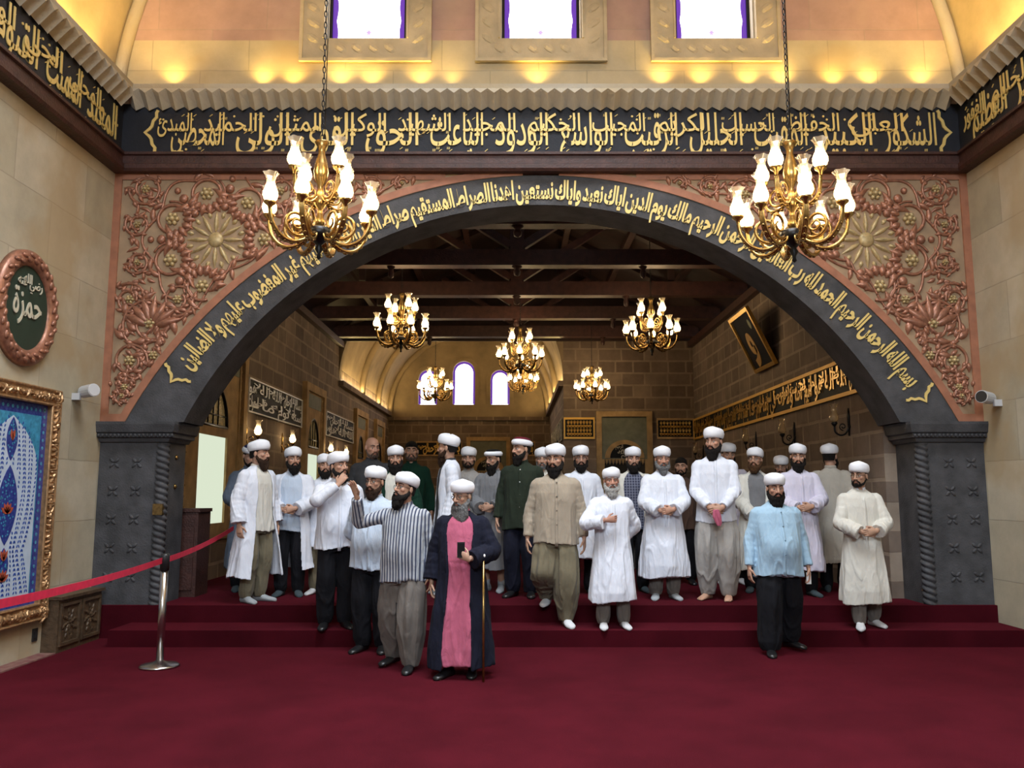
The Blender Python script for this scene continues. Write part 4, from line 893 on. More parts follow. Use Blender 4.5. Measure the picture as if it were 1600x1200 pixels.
# right hall wall: gold band, leaning picture
L = HY-.05-9.97
framed_text('calligraphy_band', 'long gold calligraphy band with bright gilt edges on the right hall wall', (HR, 9.97, 2.80), lambda x, y, h: (-h, L-x, y), L, .50, M['black'], M['gold'], [BAS+' '+KUR], M['gold_lit'], border=.05, weight=.012)
y0, y1 = 13.7, 14.85; zb0, zt0, ln = 3.66, 4.62, .46
t = thing('leaning_picture', 'gilt framed dark calligraphy picture hung leaning forward high on the right wall', 'picture', (HR, y0, zb0))
f = lambda x, y, h: (-.02-ln*y/(zt0-zb0)-h, (y1-y0)-x, y-h*.4); Lp, Hp2 = y1-y0, zt0-zb0
mb = MB(); mb.prism([(.04,.04),(Lp-.04,.04),(Lp-.04,Hp2-.04),(.04,Hp2-.04)], lambda p:f(*p,0), lambda p:f(*p,.015)); mb.build('dark_ground', mat('dark_blue_ground',(.006,.007,.014),.7,spec=.15), t)
mb = MB()
for (a,b,c,d) in ((0,Lp,0,.06),(0,Lp,Hp2-.06,Hp2),(0,.06,.06,Hp2-.06),(Lp-.06,Lp,.06,Hp2-.06)): mb.prism([(a,c),(b,c),(b,d),(a,d)], lambda p:f(*p,-.01), lambda p:f(*p,.045))
mb.build('frame', M['gold'], t)
mb = MB(); put(mb, 'و', lambda x, y, h: f(x, y, .012+h), .30, .30, .85, .9, .03); mb.build('lettering', mat('ochre_ink',(.42,.24,.07),.5), t)
mb = MB(); mb.prism([(.85+.06*math.cos(q), .72+.08*math.sin(q)) for q in np.linspace(0,2*PI,13)[:-1]], lambda p:f(*p,.015), lambda p:f(*p,.02)); mb.build('emblem', M['green_grey'], t)
# cross wall: gilt arabesque panels and the arched niche
def fX(x0): return lambda x, y, h: (x, -h, y)
xa, xb = P(881,670,HY)[0], P(929,670,HY)[0]
framed_text('arabesque_panel', 'bright gilt arabesque panel on the corner of the cross wall, left of the niche', (xa, HY, 2.83), fX(0), xb-xa, .52, M['black'], M['gold_lit'], [], M['gold_lit'], arab=True)
xa2, xb2 = P(1026,670,HY)[0], HR-.02
framed_text('arabesque_panel', 'duller gilt arabesque panel on the cross wall, right of the niche', (xa2, HY, 2.83), fX(0), xb2-xa2, .50, M['black'], M['gold'], [], M['ochre'], arab=True)
def niche(lab, u0, u1, vt, Y, k):
    xa, zt_ = P(u0, vt, Y); xb, _ = P(u1, vt, Y); w_ = (xb-xa)/2; H = zt_-FZ
    t = thing('arched_niche', lab, 'niche', ((xa+xb)/2, Y, FZ))
    mb = MB(); fwid = .13*k
    for (a,b,c,d) in ((-w_,-w_+fwid,0,H),(w_-fwid,w_,0,H),(-w_+fwid,w_-fwid,H-fwid,H),(-w_+fwid,-w_*.72,0,H-1.15*k),(w_*.72,w_-fwid,0,H-1.15*k)): mb.box(a,b,-.08,0,c,d)
    mb.build('frame', M['ochre'], t)
    MB().box(-w_+fwid,w_-fwid,-.03,0,H-1.15*k,H-fwid).build('stone_inlay', M['green_grey'], t)
    ra = w_*.70; zc = H-1.12*k; arcq = [(ra*math.cos(q), zc+ra*.92*math.sin(q)) for q in np.linspace(0,PI,25)]; arci = [(ra*.74*math.cos(q), zc+ra*.7*math.sin(q)) for q in np.linspace(0,PI,25)]
    mb = MB(); mb.strip([(p[0],-.06,p[1]) for p in arcq],[(p[0],-.06,p[1]) for p in arci]); mb.strip([(p[0],0,p[1]) for p in arcq],[(p[0],-.06,p[1]) for p in arcq]); mb.build('arch_moulding', M['ochre'], t)
    mb = MB(); mb.prism(arci, lambda p:(p[0],-.04,p[1]), lambda p:(p[0],-.01,p[1])); mb.build('lunette', M['black'], t)
    mb = MB(); g = lambda x, y, h: (x-ra*.5, -.04-h, zc+y)
    for i, (w1, ww) in enumerate((('بسم',.55),('الله',.5),('الرحمن',.75),('الرحيم',.7))): put(mb, w1, g, ra*.5-ra*ww*.5+(.05*(-1)**i), ra*(.06+.15*i), ra*ww*(.9-.12*i)/word(w1)[2], ra*.26)
    mb.build('lettering', M['pale_text'], t)
    MB().box(-w_*.72,w_*.72,-.01,.0,0,zc-.12).build('dark_recess', mat('dark_recess_stone',(.02,.015,.01),.8) if 'dark_recess_stone' not in bpy.data.materials else bpy.data.materials['dark_recess_stone'], t)  # flat near-black sheet filling the niche opening, no hollow behind it
    mb = MB()
    for i in range(12): mb.prism([(-w_*.7+i*w_*1.4/12, zc-.02),(-w_*.7+(i+1)*w_*1.4/12, zc-.02),(-w_*.7+(i+.5)*w_*1.4/12, zc-.16)], lambda p:(p[0],-.06,p[1]), lambda p:(p[0],0,p[1]))
    mb.build('tooth_fringe', M['ochre'], t)
niche('ochre framed arched niche with a black calligraphy lunette on the cross wall', 931, 1018, 643, HY, 1.0)
niche('ochre framed niche with a toothed head low on the far end wall under the windows', 729, 797, 683, HE, 1.0)
for u0, u1, nm in ((650,722,'left'),(803,836,'right')):
    xa, xb = P(u0,700,HE)[0], P(u1,700,HE)[0]
    framed_text('arabesque_panel', 'dark and gold calligraphy panel on the far end wall, %s of the niche' % nm, (xa, HE, 2.78), fX(0), xb-xa, .5, M['black'], M['gold'], [BAS], M['ochre'], arab=False)
framed_text('wall_inscription', 'dark grey calligraphy panel on the side wall at right of the far nave', (NX, HY+.4, 2.83), lambda x, y, h: (-h, 5.5-x, y), 5.5, .52, M['black'], M['pale_text'], [BAS+' '+KUR[:40].rsplit(' ',1)[0]], M['pale_text'], border=.02)
# ================================================================ PEOPLE
def cloth(name, col, var=0.12, pat=None, rough=0.9, fold=.36):
    m = mat(name, col, rough=rough, spec=0.15, noise=var, nscale=9, bump=0.3, bscale=260, bdist=.002, sheen=0.15*min(1, sum(col)/.6))
    nt = m.node_tree; b = nt.nodes['Principled BSDF']; L = nt.links.new; tc = nt.nodes.new('ShaderNodeTexCoord')
    mp_ = nt.nodes.new('ShaderNodeMapping'); mp_.inputs['Scale'].default_value = (1,1,.40); L(tc.outputs['Object'], mp_.inputs[0])
    n3 = nt.nodes.new('ShaderNodeTexNoise'); n3.inputs['Scale'].default_value = 13; n3.inputs['Detail'].default_value = 3; n3.inputs['Distortion'].default_value = 1.2; L(mp_.outputs[0], n3.inputs['Vector'])
    b3 = nt.nodes.new('ShaderNodeBump'); b3.inputs['Strength'].default_value = fold; b3.inputs['Distance'].default_value = .035; L(n3.outputs['Fac'], b3.inputs['Height'])
    L(b.inputs['Normal'].links[0].from_socket, b3.inputs['Normal']); L(b3.outputs[0], b.inputs['Normal'])
    if pat:
        nt = m.node_tree; b = nt.nodes['Principled BSDF']; L = nt.links.new
        tc = nt.nodes.new('ShaderNodeTexCoord'); sp = nt.nodes.new('ShaderNodeSeparateXYZ'); L(tc.outputs['Object'], sp.inputs[0])
        def stripe(axis, freq, thr):
            a = nt.nodes.new('ShaderNodeMath'); a.operation = 'MULTIPLY'; a.inputs[1].default_value = freq; L(sp.outputs[axis], a.inputs[0])
            s = nt.nodes.new('ShaderNodeMath'); s.operation = 'FRACT'; L(a.outputs[0], s.inputs[0])
            t = nt.nodes.new('ShaderNodeMath'); t.operation = 'LESS_THAN'; t.inputs[1].default_value = thr; L(s.outputs[0], t.inputs[0]); return t.outputs[0]
        base = b.inputs['Base Color'].links[0].from_socket if b.inputs['Base Color'].links else None
        out = base
        for ax, fr, th, c in pat:
            mx = nt.nodes.new('ShaderNodeMix'); mx.data_type = 'RGBA'; L(stripe(ax, fr, th), mx.inputs[0])
            if out: L(out, mx.inputs[6])
            else: mx.inputs[6].default_value = (*col,1)
            mx.inputs[7].default_value = (*c,1); out = mx.outputs[2]
        L(out, b.inputs['Base Color'])
    return m
def skinmat():
    m = bpy.data.materials.new('skin'); m.use_nodes = True; nt = m.node_tree; b = nt.nodes['Principled BSDF']
    a = nt.nodes.new('ShaderNodeAttribute'); a.attribute_name = 'tone'; nt.links.new(a.outputs['Color'], b.inputs['Base Color'])
    b.inputs['Roughness'].default_value = 0.5; b.inputs['Specular IOR Level'].default_value = 0.35
    b.inputs['Subsurface Weight'].default_value = 0.08; b.inputs['Subsurface Radius'].default_value = (.02,.008,.004); b.inputs['Subsurface Scale'].default_value = .5
    return m
M['skin'] = skinmat()
K = {}
K['white'] = cloth('white_cotton', (.72,.75,.84), .05); K['white2'] = cloth('off_white_cotton', (.66,.64,.58), .06); K['turban'] = cloth('turban_muslin', (.84,.85,.90), .03, fold=.1)
K['ltblue'] = cloth('light_blue_cotton', (.36,.53,.68), .06); K['paleblue'] = cloth('pale_blue_cotton', (.50,.58,.70), .06); K['beige'] = cloth('beige_linen', (.36,.30,.23), .08)
K['olive'] = cloth('olive_trouser_cloth', (.17,.145,.095), .12); K['blacktr'] = cloth('black_trouser_cloth', (.010,.010,.013), .2); K['navy'] = cloth('midnight_navy_cloth', (.010,.011,.022), .2)
K['pink'] = cloth('rose_pink_cotton', (.48,.115,.19), .12); K['grey'] = cloth('grey_trouser_cloth', (.15,.13,.115), .12); K['ltgrey'] = cloth('light_grey_trouser_cloth', (.36,.34,.32), .1)
K['greygown'] = cloth('mid_grey_cotton', (.19,.19,.20), .1); K['bluegrey'] = cloth('blue_grey_cotton', (.10,.125,.17), .12); K['dkgreen'] = cloth('dark_green_shirting', (.022,.030,.020), .15); K['bottle'] = cloth('bottle_green_cloth', (.008,.035,.022), .15)
K['brown'] = cloth('brown_shirting', (.10,.06,.045), .12); K['vest'] = cloth('charcoal_vest', (.05,.05,.055), .15); K['putty'] = cloth('putty_vest', (.46,.42,.36), .06); K['burg'] = cloth('burgundy_felt', (.12,.012,.025), .15); K['capnavy'] = cloth('navy_cap', (.02,.025,.09), .2); K['capblack'] = cloth('black_cap', (.008,.008,.009), .2)
K['stripe'] = cloth('blue_striped_shirting', (.42,.43,.46), .05, [(0, 34, .42, (.055,.065,.11))]); K['plaid'] = cloth('blue_plaid_shirting', (.05,.055,.09), .05, [(0, 30, .22, (.22,.23,.30)), (2, 30, .2, (.20,.21,.28))])
K['lilac'] = cloth('lilac_white_cotton', (.66,.63,.76), .05)
K['sock'] = cloth('white_sock', (.62,.62,.64), .06); K['greysock'] = cloth('grey_sock', (.34,.36,.38), .08); K['darksock'] = cloth('dark_sock', (.05,.07,.08), .15); K['shoe'] = mat('black_leather', (.010,.010,.011), rough=.35)
HAIRM = {c: mat('hair_'+c, v, rough=.75, noise=.5, nscale=70, bump=.9, bscale=160, spec=.2) for c, v in dict(black=(.012,.009,.008), brown=(.045,.022,.012), grey=(.20,.20,.20), white=(.50,.49,.47), ginger=(.09,.042,.018), stubble=(.13,.09,.075)).items()}
M['eyewhite'] = mat('eye_white', (.36,.33,.30), rough=.3); M['iris'] = mat('dark_iris', (.015,.009,.006), rough=.25)
M['spec_frame'] = mat('spectacle_frame', (.02,.018,.018), rough=.3)
def remesh(V, F, voxel, smooth=3, post=None):
    me = bpy.data.meshes.new('m'); me.from_pydata([tuple(map(float, v)) for v in V], [], F); me.update()
    o = bpy.data.objects.new('m', me); C.objects.link(o)
    r = o.modifiers.new('r', 'REMESH'); r.mode = 'VOXEL'; r.voxel_size = voxel; r.use_smooth_shade = True
    s = o.modifiers.new('s', 'SMOOTH'); s.iterations = smooth; s.factor = .5
    dg = bpy.context.evaluated_depsgraph_get(); m2 = bpy.data.meshes.new_from_object(o.evaluated_get(dg), depsgraph=dg)
    bpy.data.objects.remove(o); bpy.data.meshes.remove(me)
    if post:
        n = len(m2.vertices); a = np.empty(n*3, np.float32); m2.vertices.foreach_get('co', a); a = a.reshape(-1,3)
        N_ = np.empty(n*3, np.float32); m2.vertices.foreach_get('normal', N_); a = post(a, N_.reshape(-1,3)); m2.vertices.foreach_set('co', a.astype(np.float32).ravel()); m2.update()
    return m2
def finish(name, me, m, parent):
    me.materials.clear(); me.materials.append(m); me.polygons.foreach_set('use_smooth', [True]*len(me.polygons)); me.name = name
    return link(name, me, parent)
def vnoise(p, f, seed=0):   # cheap smooth pseudo noise
    q = p*f; s = seed*1.7
    return (np.sin(q[:,0]*1.3+1.7*np.sin(q[:,1]*.9+s)+s)+np.sin(q[:,1]*1.7+1.3*np.sin(q[:,2]*1.1+s*2)+2.1)+np.sin(q[:,2]*1.1+1.9*np.sin(q[:,0]*.7+s*3)+.7))/3
def ik(A, B, la, lb, hint):
    A, B = np.array(A, float), np.array(B, float); d = B-A; D = np.linalg.norm(d); D2 = min(D, (la+lb)*.995); d = d/D; B = A+d*D2
    x = (la*la-lb*lb+D2*D2)/(2*D2); h = math.sqrt(max(0, la*la-x*x)); hv = np.array(hint, float); hv = hv-d*(hv@d); hv /= np.linalg.norm(hv)+1e-9
    return A+d*x+hv*h, B
def rot(yaw=0, pitch=0, roll=0):   # yaw>0 turns a face towards +x (viewer's right); pitch>0 looks down
    cy, sy = math.cos(yaw), math.sin(yaw); cp, sp = math.cos(pitch), math.sin(pitch); cr, sr = math.cos(roll), math.sin(roll)
    return np.array([[cy,-sy,0],[sy,cy,0],[0,0,1]])@np.array([[1,0,0],[0,cp,-sp],[0,sp,cp]])@np.array([[cr,0,sr],[0,1,0],[-sr,0,cr]])
def hand(mb, W_, d, n, thumb, curl=.5, spread=.1):
    """W_ wrist, d finger direction, n palm-facing normal, thumb = side vector on which the thumb sits"""
    W_ = np.array(W_, float); d = np.array(d, float); d /= np.linalg.norm(d); n = np.array(n, float); n = n-d*(n@d); n /= np.linalg.norm(n)+1e-9
    w = np.cross(d, n); w = w if w@np.array(thumb, float) > 0 else -w
    R = []
    for t, hw, th in ((-.02,.026,.021),(.01,.029,.019),(.04,.037,.017),(.07,.041,.015),(.09,.040,.012)):
        R.append([W_+d*t+w*hw*math.cos(a)+n*th*math.sin(a) for a in np.linspace(0,2*PI,15)[:-1]])
    mb.loft(R)
    for i, (off, L) in enumerate(((.031,.074),(.0105,.083),(-.0105,.077),(-.031,.060))):
        p = W_+d*.085+w*off; c = curl*(1+.12*i); dd = d+w*spread*off*12; pts = [p-d*.012]; ang = 0
        for k, f in enumerate((.45,.32,.23)):
            ang += c*(.7 if k == 0 else 1.0); v = dd*math.cos(ang)+n*math.sin(ang); v /= np.linalg.norm(v); pts.append(pts[-1]+v*L*f+(d*.012*math.cos(ang) if k == 0 else 0))
        mb.tube(pts, [.0092,.0092,.0085,.0068], 8); mb.ell(pts[-1], (.0068,.0068,.0068), 6, 4)
    p = W_+d*.022+w*.026; t1 = w*.75+d*.62+n*.35; t1 /= np.linalg.norm(t1); t2 = w*.25+d*.9+n*(.35+curl*.4); t2 /= np.linalg.norm(t2)
    mb.tube([p-t1*.012, p+t1*.035, p+t1*.035+t2*.03, p+t1*.035+t2*.052], [.013,.012,.0095,.0075], 8)
def torso_rings(Z, m=56, fat=0., fold=0., seed=0, nf=7, lean=0., belly=0.):
    """Z: (z, half width, half depth, y centre, fold amplitude)"""
    rs = random.Random(seed); ph = [rs.uniform(0,6.28) for _ in range(4)]; R = []
    for z, hw, hd, yc, am in Z:
        ring = []
        bl = belly*math.exp(-((z-1.06)/.17)**2)
        for k in range(m):
            a = 2*PI*k/m; c, s = math.cos(a), math.sin(a); e = 2/2.4
            x = math.copysign(abs(c)**e, c)*hw*(1+fat); y = math.copysign(abs(s)**e, s)*hd*(1+fat*1.4)
            fo = 1+am*(.55*math.sin(nf*a+ph[0]+z*1.5)+.35*math.sin((nf+4)*a+ph[1]-z*2.2)+.3*math.sin(3*a+ph[2]+z))
            hz = max(0, 1-(z-Z[-1][0])/.12)*(.016*math.sin(2*a+ph[3])+.008*math.sin(5*a+ph[0])) if Z[-1][0] < .9 else 0
            ring.append((x*fo, y*fo+yc-(bl if s < 0 else 0)*abs(s), z+hz))
        R.append(ring)
    return R
def sample(tab, n):
    tab = sorted(tab, key=lambda t: -t[0]); z = np.array([t[0] for t in tab]); out = []
    zs = sorted(set(list(np.linspace(z[0], z[-1], n))+list(z)), reverse=True)
    for q in zs: out.append(tuple([q]+[float(np.interp(-q, -z, [t[i] for t in tab])) for i in range(1, len(tab[0]))]))
    return out
TOP = [(1.505,.058,.055,.022,0),(1.485,.075,.064,.025,0),(1.465,.105,.078,.025,0),(1.435,.150,.095,.02,0),(1.39,.185,.112,.012,.0),(1.30,.196,.126,.005,.01),(1.18,.192,.128,.0,.015),(1.05,.188,.130,-.004,.02),(.95,.195,.134,-.002,.02)]
SHIRT = TOP+[(.84,.206,.142,0,.03),(.74,.212,.148,0,.04)]
ROBE = TOP+[(.80,.215,.155,0,.03),(.60,.236,.185,0,.07),(.40,.256,.205,0,.09),(.27,.270,.215,0,.10)]
PANTS_TOP = [(1.0,.155,.10,0,0),(.92,.165,.11,0,.01),(.82,.17,.115,0,.02),(.76,.155,.115,0,.02)]
def wrinkle(amp, fz, seed, zdir=1.0):
    def f(a, N_):
        q = a.copy(); q[:,2] *= zdir; h = vnoise(q, fz, seed)*.45
        d = a+.02*np.stack([vnoise(a, 7, seed+1), vnoise(a, 7, seed+2), vnoise(a, 6, seed+4)], 1); d[:,2] *= zdir*.55
        n1 = vnoise(d, fz*1.5, seed+7); n2 = vnoise(d[:,[1,0,2]], fz*2.2, seed+11)
        low = np.clip((1.42-a[:,2])/.35, .15, 1)
        h = h+(np.exp(-(n1/.16)**2)-.35)*1.0*low+(np.exp(-(n2/.2)**2)-.35)*.45*low
        return a+N_*(h*amp)[:,None]
    return f
def person(lab, u, v, z, top, yaw=0, Y=None, head=(0,0,0), outfit=None, build=0., belly=0., arms=None, beard=('black',.03), hair='black', hat='turban', glasses=False, feet='sock', stance=None, tone=(.47,.27,.185), detail=True, lean=0., hatcol=None, hatpitch=0., band=1.16):
    """u, v: where the feet stand in the photograph (v fixes the distance unless Y is given); top: pixel row of the crown"""
    a_, b_ = u-803, 600-v
    if Y is None:
        dz = FPX*math.sin(PITCH)+b_*math.cos(PITCH); s_ = (z-EYE)/dz; Y = s_*(FPX*math.cos(PITCH)-b_*math.sin(PITCH))
    x = P(u, top+90, Y)[0]; H = P(u, top, Y)[1]-z
    hat_h = {'turban':1.80,'none':1.752,'cap':1.80}[hat]; sc = H/hat_h
    seed = int(u*7+top) % 1000; rnd = random.Random(seed)
    t = thing('person', lab, 'person', (x, Y, z), yaw, 'men gathered under the arch', sc)
    vox = .0042 if detail else .0058
    # --- skeleton (front = -y)
    HC = np.array((0,-.012,1.632)); HR_ = rot(*head); toh = lambda p: HR_@np.array(p, float)+HC
    ft = stance or [(-.10,0,0),(.10,0,0)]
    B = MB()
    # torso and legs of the body (under the clothes)
    B.loft(torso_rings([(r[0], r[1]*.82*(1+build*.8), r[2]*.8*(1+build*.8), r[3], 0) for r in TOP]+[(.88,.15,.10,0,0)], 28))
    B.tube([(0,.02,1.42),(0,.016,1.50),HC+HR_@np.array((0,.022,-.06)),HC+HR_@np.array((0,.02,0))], [.075,.058,.055,.05], 18)
    legs = []
    for sg, f_ in zip((-1,1), ft):
        hip = np.array((sg*.09,.0,.90)); ank = np.array((f_[0], f_[1]+.02, f_[2]+.085)); knee, ank = ik(hip, ank, .42, .402, (sg*.15,-1,0)); legs.append((hip, knee, ank, f_))
        B.tube([hip+(0,0,.05), hip*.5+knee*.5, knee, knee*.5+ank*.5+(0,.015,0), ank], [.085,.07,.055,.052,.04], 12)
        fd = np.array((f_[3] if len(f_)>3 else sg*.25, -1, 0)); fd /= np.linalg.norm(fd); side = np.array((-fd[1], fd[0], 0)); hz = np.array((ank[0], ank[1], ank[2]-.085))
        B.loft([[hz+fd*q+side*hw*math.cos(w)+np.array((0,0,h*(.5+.5*math.sin(w)))) for w in np.linspace(0,2*PI,13)[:-1]] for q,hw,h in ((-.06,.012,.03),(-.05,.027,.06),(-.01,.032,.10),(.05,.036,.075),(.12,.043,.045),(.165,.038,.03))])
        for k in range(5): q = hz+fd*(.16-.008*k*k*.4)+side*(.028-.016*k)*(-sg); B.tube([q+(0,0,.012), q+fd*.03+(0,0,.011)], [.011-.001*k,.009-.0008*k], 7)
    arms = arms or ['hang','hang']; AR_ = []
    for sg, pose in zip((-1,1), arms):
        Sh = np.array((sg*.165*(1+build*.6), .012, 1.385)); kw = {}
        if isinstance(pose, dict): kw = pose; pose = kw.get('pose','custom')
        bk = .02+belly*.8+build*.12; Wp = hint = fd = pn = th = None; cu = .4
        if pose == 'hang': Wp, hint, fd, pn, th, cu = (sg*(.265+build*.2),-.03,.86), (sg*.5,.8,0), (sg*.03,-.12,-1), (-sg,.15,0), (0,-1,0), .35
        elif pose == 'clasp': Wp, hint, fd, pn, th, cu = (sg*.075,-.215-bk-(.014 if sg>0 else 0),1.035+(.012 if sg>0 else 0)), (sg*1,.55,-.4), (-sg,-.12,-.16), (0,1,0), (0,0,1), .38
        elif pose == 'clasplow': Wp, hint, fd, pn, th, cu = (sg*.07,-.20-bk-(.014 if sg>0 else 0),.955), (sg*1,.55,-.2), (-sg,-.1,-.35), (0,1,0), (0,0,1), .38
        elif pose == 'behind': Wp, hint, fd, pn, th, cu = (sg*.10,.17,.95), (sg*1,-.1,0), (-sg,0,-.2), (0,-1,0), (0,0,1), .4
        elif pose == 'chest': Wp, hint, fd, pn, th, cu = (sg*.10,-.205-bk,1.20), (sg*1,.2,-.6), (-sg*1,-.05,.12), (0,1,0), (0,0,1), .75
        Wp = kw.get('w', Wp) if kw else Wp; hint = kw.get('hint', hint) if kw else hint; fd = kw.get('d', fd) if kw else fd; pn = kw.get('n', pn) if kw else pn; th = kw.get('th', th) if kw else th; cu = kw.get('curl', cu) if kw else cu
        El, Wp = ik(Sh, Wp, .285, .262, hint)
        B.tube([Sh*.6+np.array((0,.0,1.36))*.4, Sh, Sh*.5+El*.5, El, El*.45+Wp*.55, Wp], [.06,.056,.047,.041,.036,.026], 12)
        hand(B, Wp+(Wp-El)/np.linalg.norm(Wp-El)*.012, fd, pn, th, cu, kw.get('spread', .1) if kw else .1); AR_.append((Sh, El, Wp))
    # head
    Hm = MB(); E = lambda c, r, nu=18, nv=12: Hm.ell(c, r, nu, nv)
    E((0,.014,.036),(.0775,.098,.086),28,18); E((0,-.018,-.028),(.066,.074,.093),28,18); E((0,-.03,-.083),(.047,.05,.034))
    E((0,-.077,-.098),(.021,.017,.016)); E((0,.03,-.03),(.062,.06,.07))
    for s_ in (-1,1):
        E((s_*.043,-.058,-.018),(.024,.024,.022)); E((s_*.0815,.012,-.006),(.010,.019,.032)); E((s_*.046,-.012,-.07),(.024,.035,.03)); E((s_*.0125,-.099,-.032),(.0095,.011,.008)); E((s_*.032,-.071,.016),(.017,.012,.006)); E((s_*.032,-.069,-.010),(.015,.011,.005))
        Hm.tube([(s_*.052,-.066,.030),(s_*.03,-.083,.034),(0,-.086,.028)], [.009,.012,.011], 8)
    Hm.tube([(0,-.084,.026),(0,-.093,.008),(0,-.107,-.016),(0,-.111,-.028)], [.010,.0095,.0115,.0125], 10); E((0,-.112,-.029),(.0125,.0115,.0105))
    E((0,-.0885,-.0575),(.024,.010,.0062)); E((0,-.087,-.0685),(.021,.0105,.007)); E((0,-.079,-.048),(.026,.012,.014))
    B.add([toh(q) for q in Hm.V], Hm.F)
    me = remesh(B.V, B.F, vox, 2)
    n = len(me.vertices); A = np.empty(n*3, np.float32); me.vertices.foreach_get('co', A); A = A.reshape(-1,3); Lc = (A-HC)@HR_
    col = np.ones((n,4), np.float32); col[:,:3] = np.array(tone)*(1+.10*vnoise(A, 40, seed))[:,None]
    g = lambda c, r: np.exp(-(((Lc-np.array(c))/np.array(r))**2).sum(1))
    for c, r, k, cc in (((0,-.097,-.062),(.024,.02,.011),.7,(.36,.13,.10)),((.042,-.07,-.022),(.022,.03,.022),.35,(.48,.20,.14)),((-.042,-.07,-.022),(.022,.03,.022),.35,(.48,.20,.14)),((0,-.11,-.03),(.016,.02,.014),.3,(.46,.20,.14)),((.032,-.078,.004),(.019,.02,.010),.45,(.20,.105,.075)),((-.032,-.078,.004),(.019,.02,.010),.45,(.20,.105,.075))):
        w_ = (g(c, r)*k)[:,None]; col[:,:3] = col[:,:3]*(1-w_)+np.array(cc)*tone[0]/.42*w_
    at = me.color_attributes.new('tone', 'FLOAT_COLOR', 'POINT'); at.data.foreach_set('color', col.ravel())
    body = finish('body', me, M['skin'], t)
    # eyes, brows, hair, beard
    for s_ in (-1,1):
        e = MB(); e.ell(toh((s_*.032,-.0715,.003)), (.0122,.0122,.0122), 12, 8); iris = toh((s_*.032,-.0845,.003)); e.m = 1
        e.ell(toh((s_*.032-.001,-.0788,.003)), (.0062,.0072,.0062), 10, 6); e.build('eye', [M['eyewhite'], M['iris']], t, True)
        b_ = MB(); b_.tube([toh(q) for q in ((s_*.013,-.0955,.031),(s_*.03,-.094,.037),(s_*.046,-.082,.036),(s_*.056,-.068,.030))], [.005,.0058,.005,.003], 7); b_.build('eyebrow', HAIRM[hair if hair else 'stubble'], t, True)
    if beard:
        bc, bl = beard[0], beard[1]; bm = MB(); w0 = beard[2] if len(beard) > 2 else 1.0; thin = bl <= .012
        pts = [(-.078,.004,-.02),(-.074,-.012,-.052),(-.062,-.036,-.083),(-.036,-.066,-.103),(0,-.078,-.108),(.036,-.066,-.103),(.062,-.036,-.083),(.074,-.012,-.052),(.078,.004,-.02)]
        rr = [.009,.016,.024,.027,.028,.027,.024,.016,.009]; k_ = .55 if thin else 1.0
        bm.tube(pts, [r*k_*(1+.25*min(1, bl/.06)) for r in rr], 10)
        bm.ell((0,-.083,-.094), (.030*k_+.004,.022,.018), 12, 8)
        for s_ in (-1,1): bm.tube([(s_*.004,-.104,-.047),(s_*.022,-.099,-.052),(s_*.036,-.088,-.068),(s_*.04,-.078,-.09)], [.006,.0075,.0085,.012], 8)
        if not thin:
            bm.ell((0,-.062,-.115-bl*.45), (.056*w0,.038+bl*.08,.035+bl*.62), 18, 12)
            for s_ in (-1,1): bm.ell((s_*.034*w0,-.052,-.105-bl*.25), (.034*w0,.034,.03+bl*.4), 14, 10)
        def fuzz(a, N_): 
            q = a.copy(); q[:,2] *= .3; lo = (a[:,2] < -.08)*1.0
            return a+N_*((vnoise(q, 190, seed)*.0035+vnoise(q, 90, seed+3)*.003))[:,None]*(1 if not thin else .4)+np.array((0,0,-1.))*(np.maximum(0, vnoise(a*np.array((1,1,.15)), 120, seed+9))*(.012+bl*.10)*np.clip((-a[:,2]-.11)/.06, 0, 1))[:,None]
        m2 = remesh(bm.V, bm.F, .0045, 2, fuzz); n = len(m2.vertices); a = np.empty(n*3, np.float32); m2.vertices.foreach_get('co', a); a = a.reshape(-1,3)
        m2.vertices.foreach_set('co', ((a@HR_.T)+HC).astype(np.float32).ravel()); m2.update(); finish('beard', m2, HAIRM[bc], t)
    if hair:
        hm = MB(); full = hat == 'none'
        nu, nv = 36, 18; R = []
        for j in range(nv):
            th = PI*(.5-.42*1)+0; 
        for j, zz in enumerate(np.linspace(-.055, .128 if full else .07, 14)):
            row = []
            for k in range(nu):
                a = 2*PI*k/nu; fr = math.sin(a); lowlim = (.062 if fr < -.45 else .03 if fr < -.12 else .012 if fr < .2 else -.05); lowlim += .012*math.sin(9*a)*full; q = max(zz, min(lowlim, .12))
                rr = math.sqrt(max(0, 1-((q-.036)/.094)**2)) if q > .036 else 1-.12*((.036-q)/.1)**2
                lift = 1.035+(.06 if full else 0)*(1+.8*math.sin(11*a+q*60))*.6; row.append(toh((.0785*rr*lift*math.cos(a), .014+.100*rr*lift*fr, q+(.008 if full else 0))))
            R.append(row)
        hm.loft(R); hm.build('hair', HAIRM[hair], t, True)
    if hat == 'turban':
        tb = MB(); R = []; hcen = np.array((0,.010,.047)); TR = rot(0, -.13+hatpitch, rnd.uniform(-.05,.05)); ns = 64; off = rnd.uniform(0,6.28)
        prof = [(.95,-.012),(1.10,-.010),(1.20,.0),(1.265,.016),(1.285,.033),(1.265,.050),(1.21,.064),(1.12,.075),(.98,.082),(.75,.089),(.45,.095),(.15,.098)]
        for i, (s_, zz) in enumerate(prof):
            row = []
            for k in range(ns):
                a = 2*PI*k/ns; w_ = .011*math.sin(zz*260+a*1.0+off)+.008*math.sin(zz*170-a*2+off*2) if 1 < i < 9 else .006*math.sin(3*a+off)
                zz2 = zz*band*(1+.05*math.sin(a*2+off)); ss = s_+w_
                row.append(toh(hcen+TR@np.array((.081*ss*math.cos(a), .102*ss*math.sin(a), zz2))))
            R.append(row)
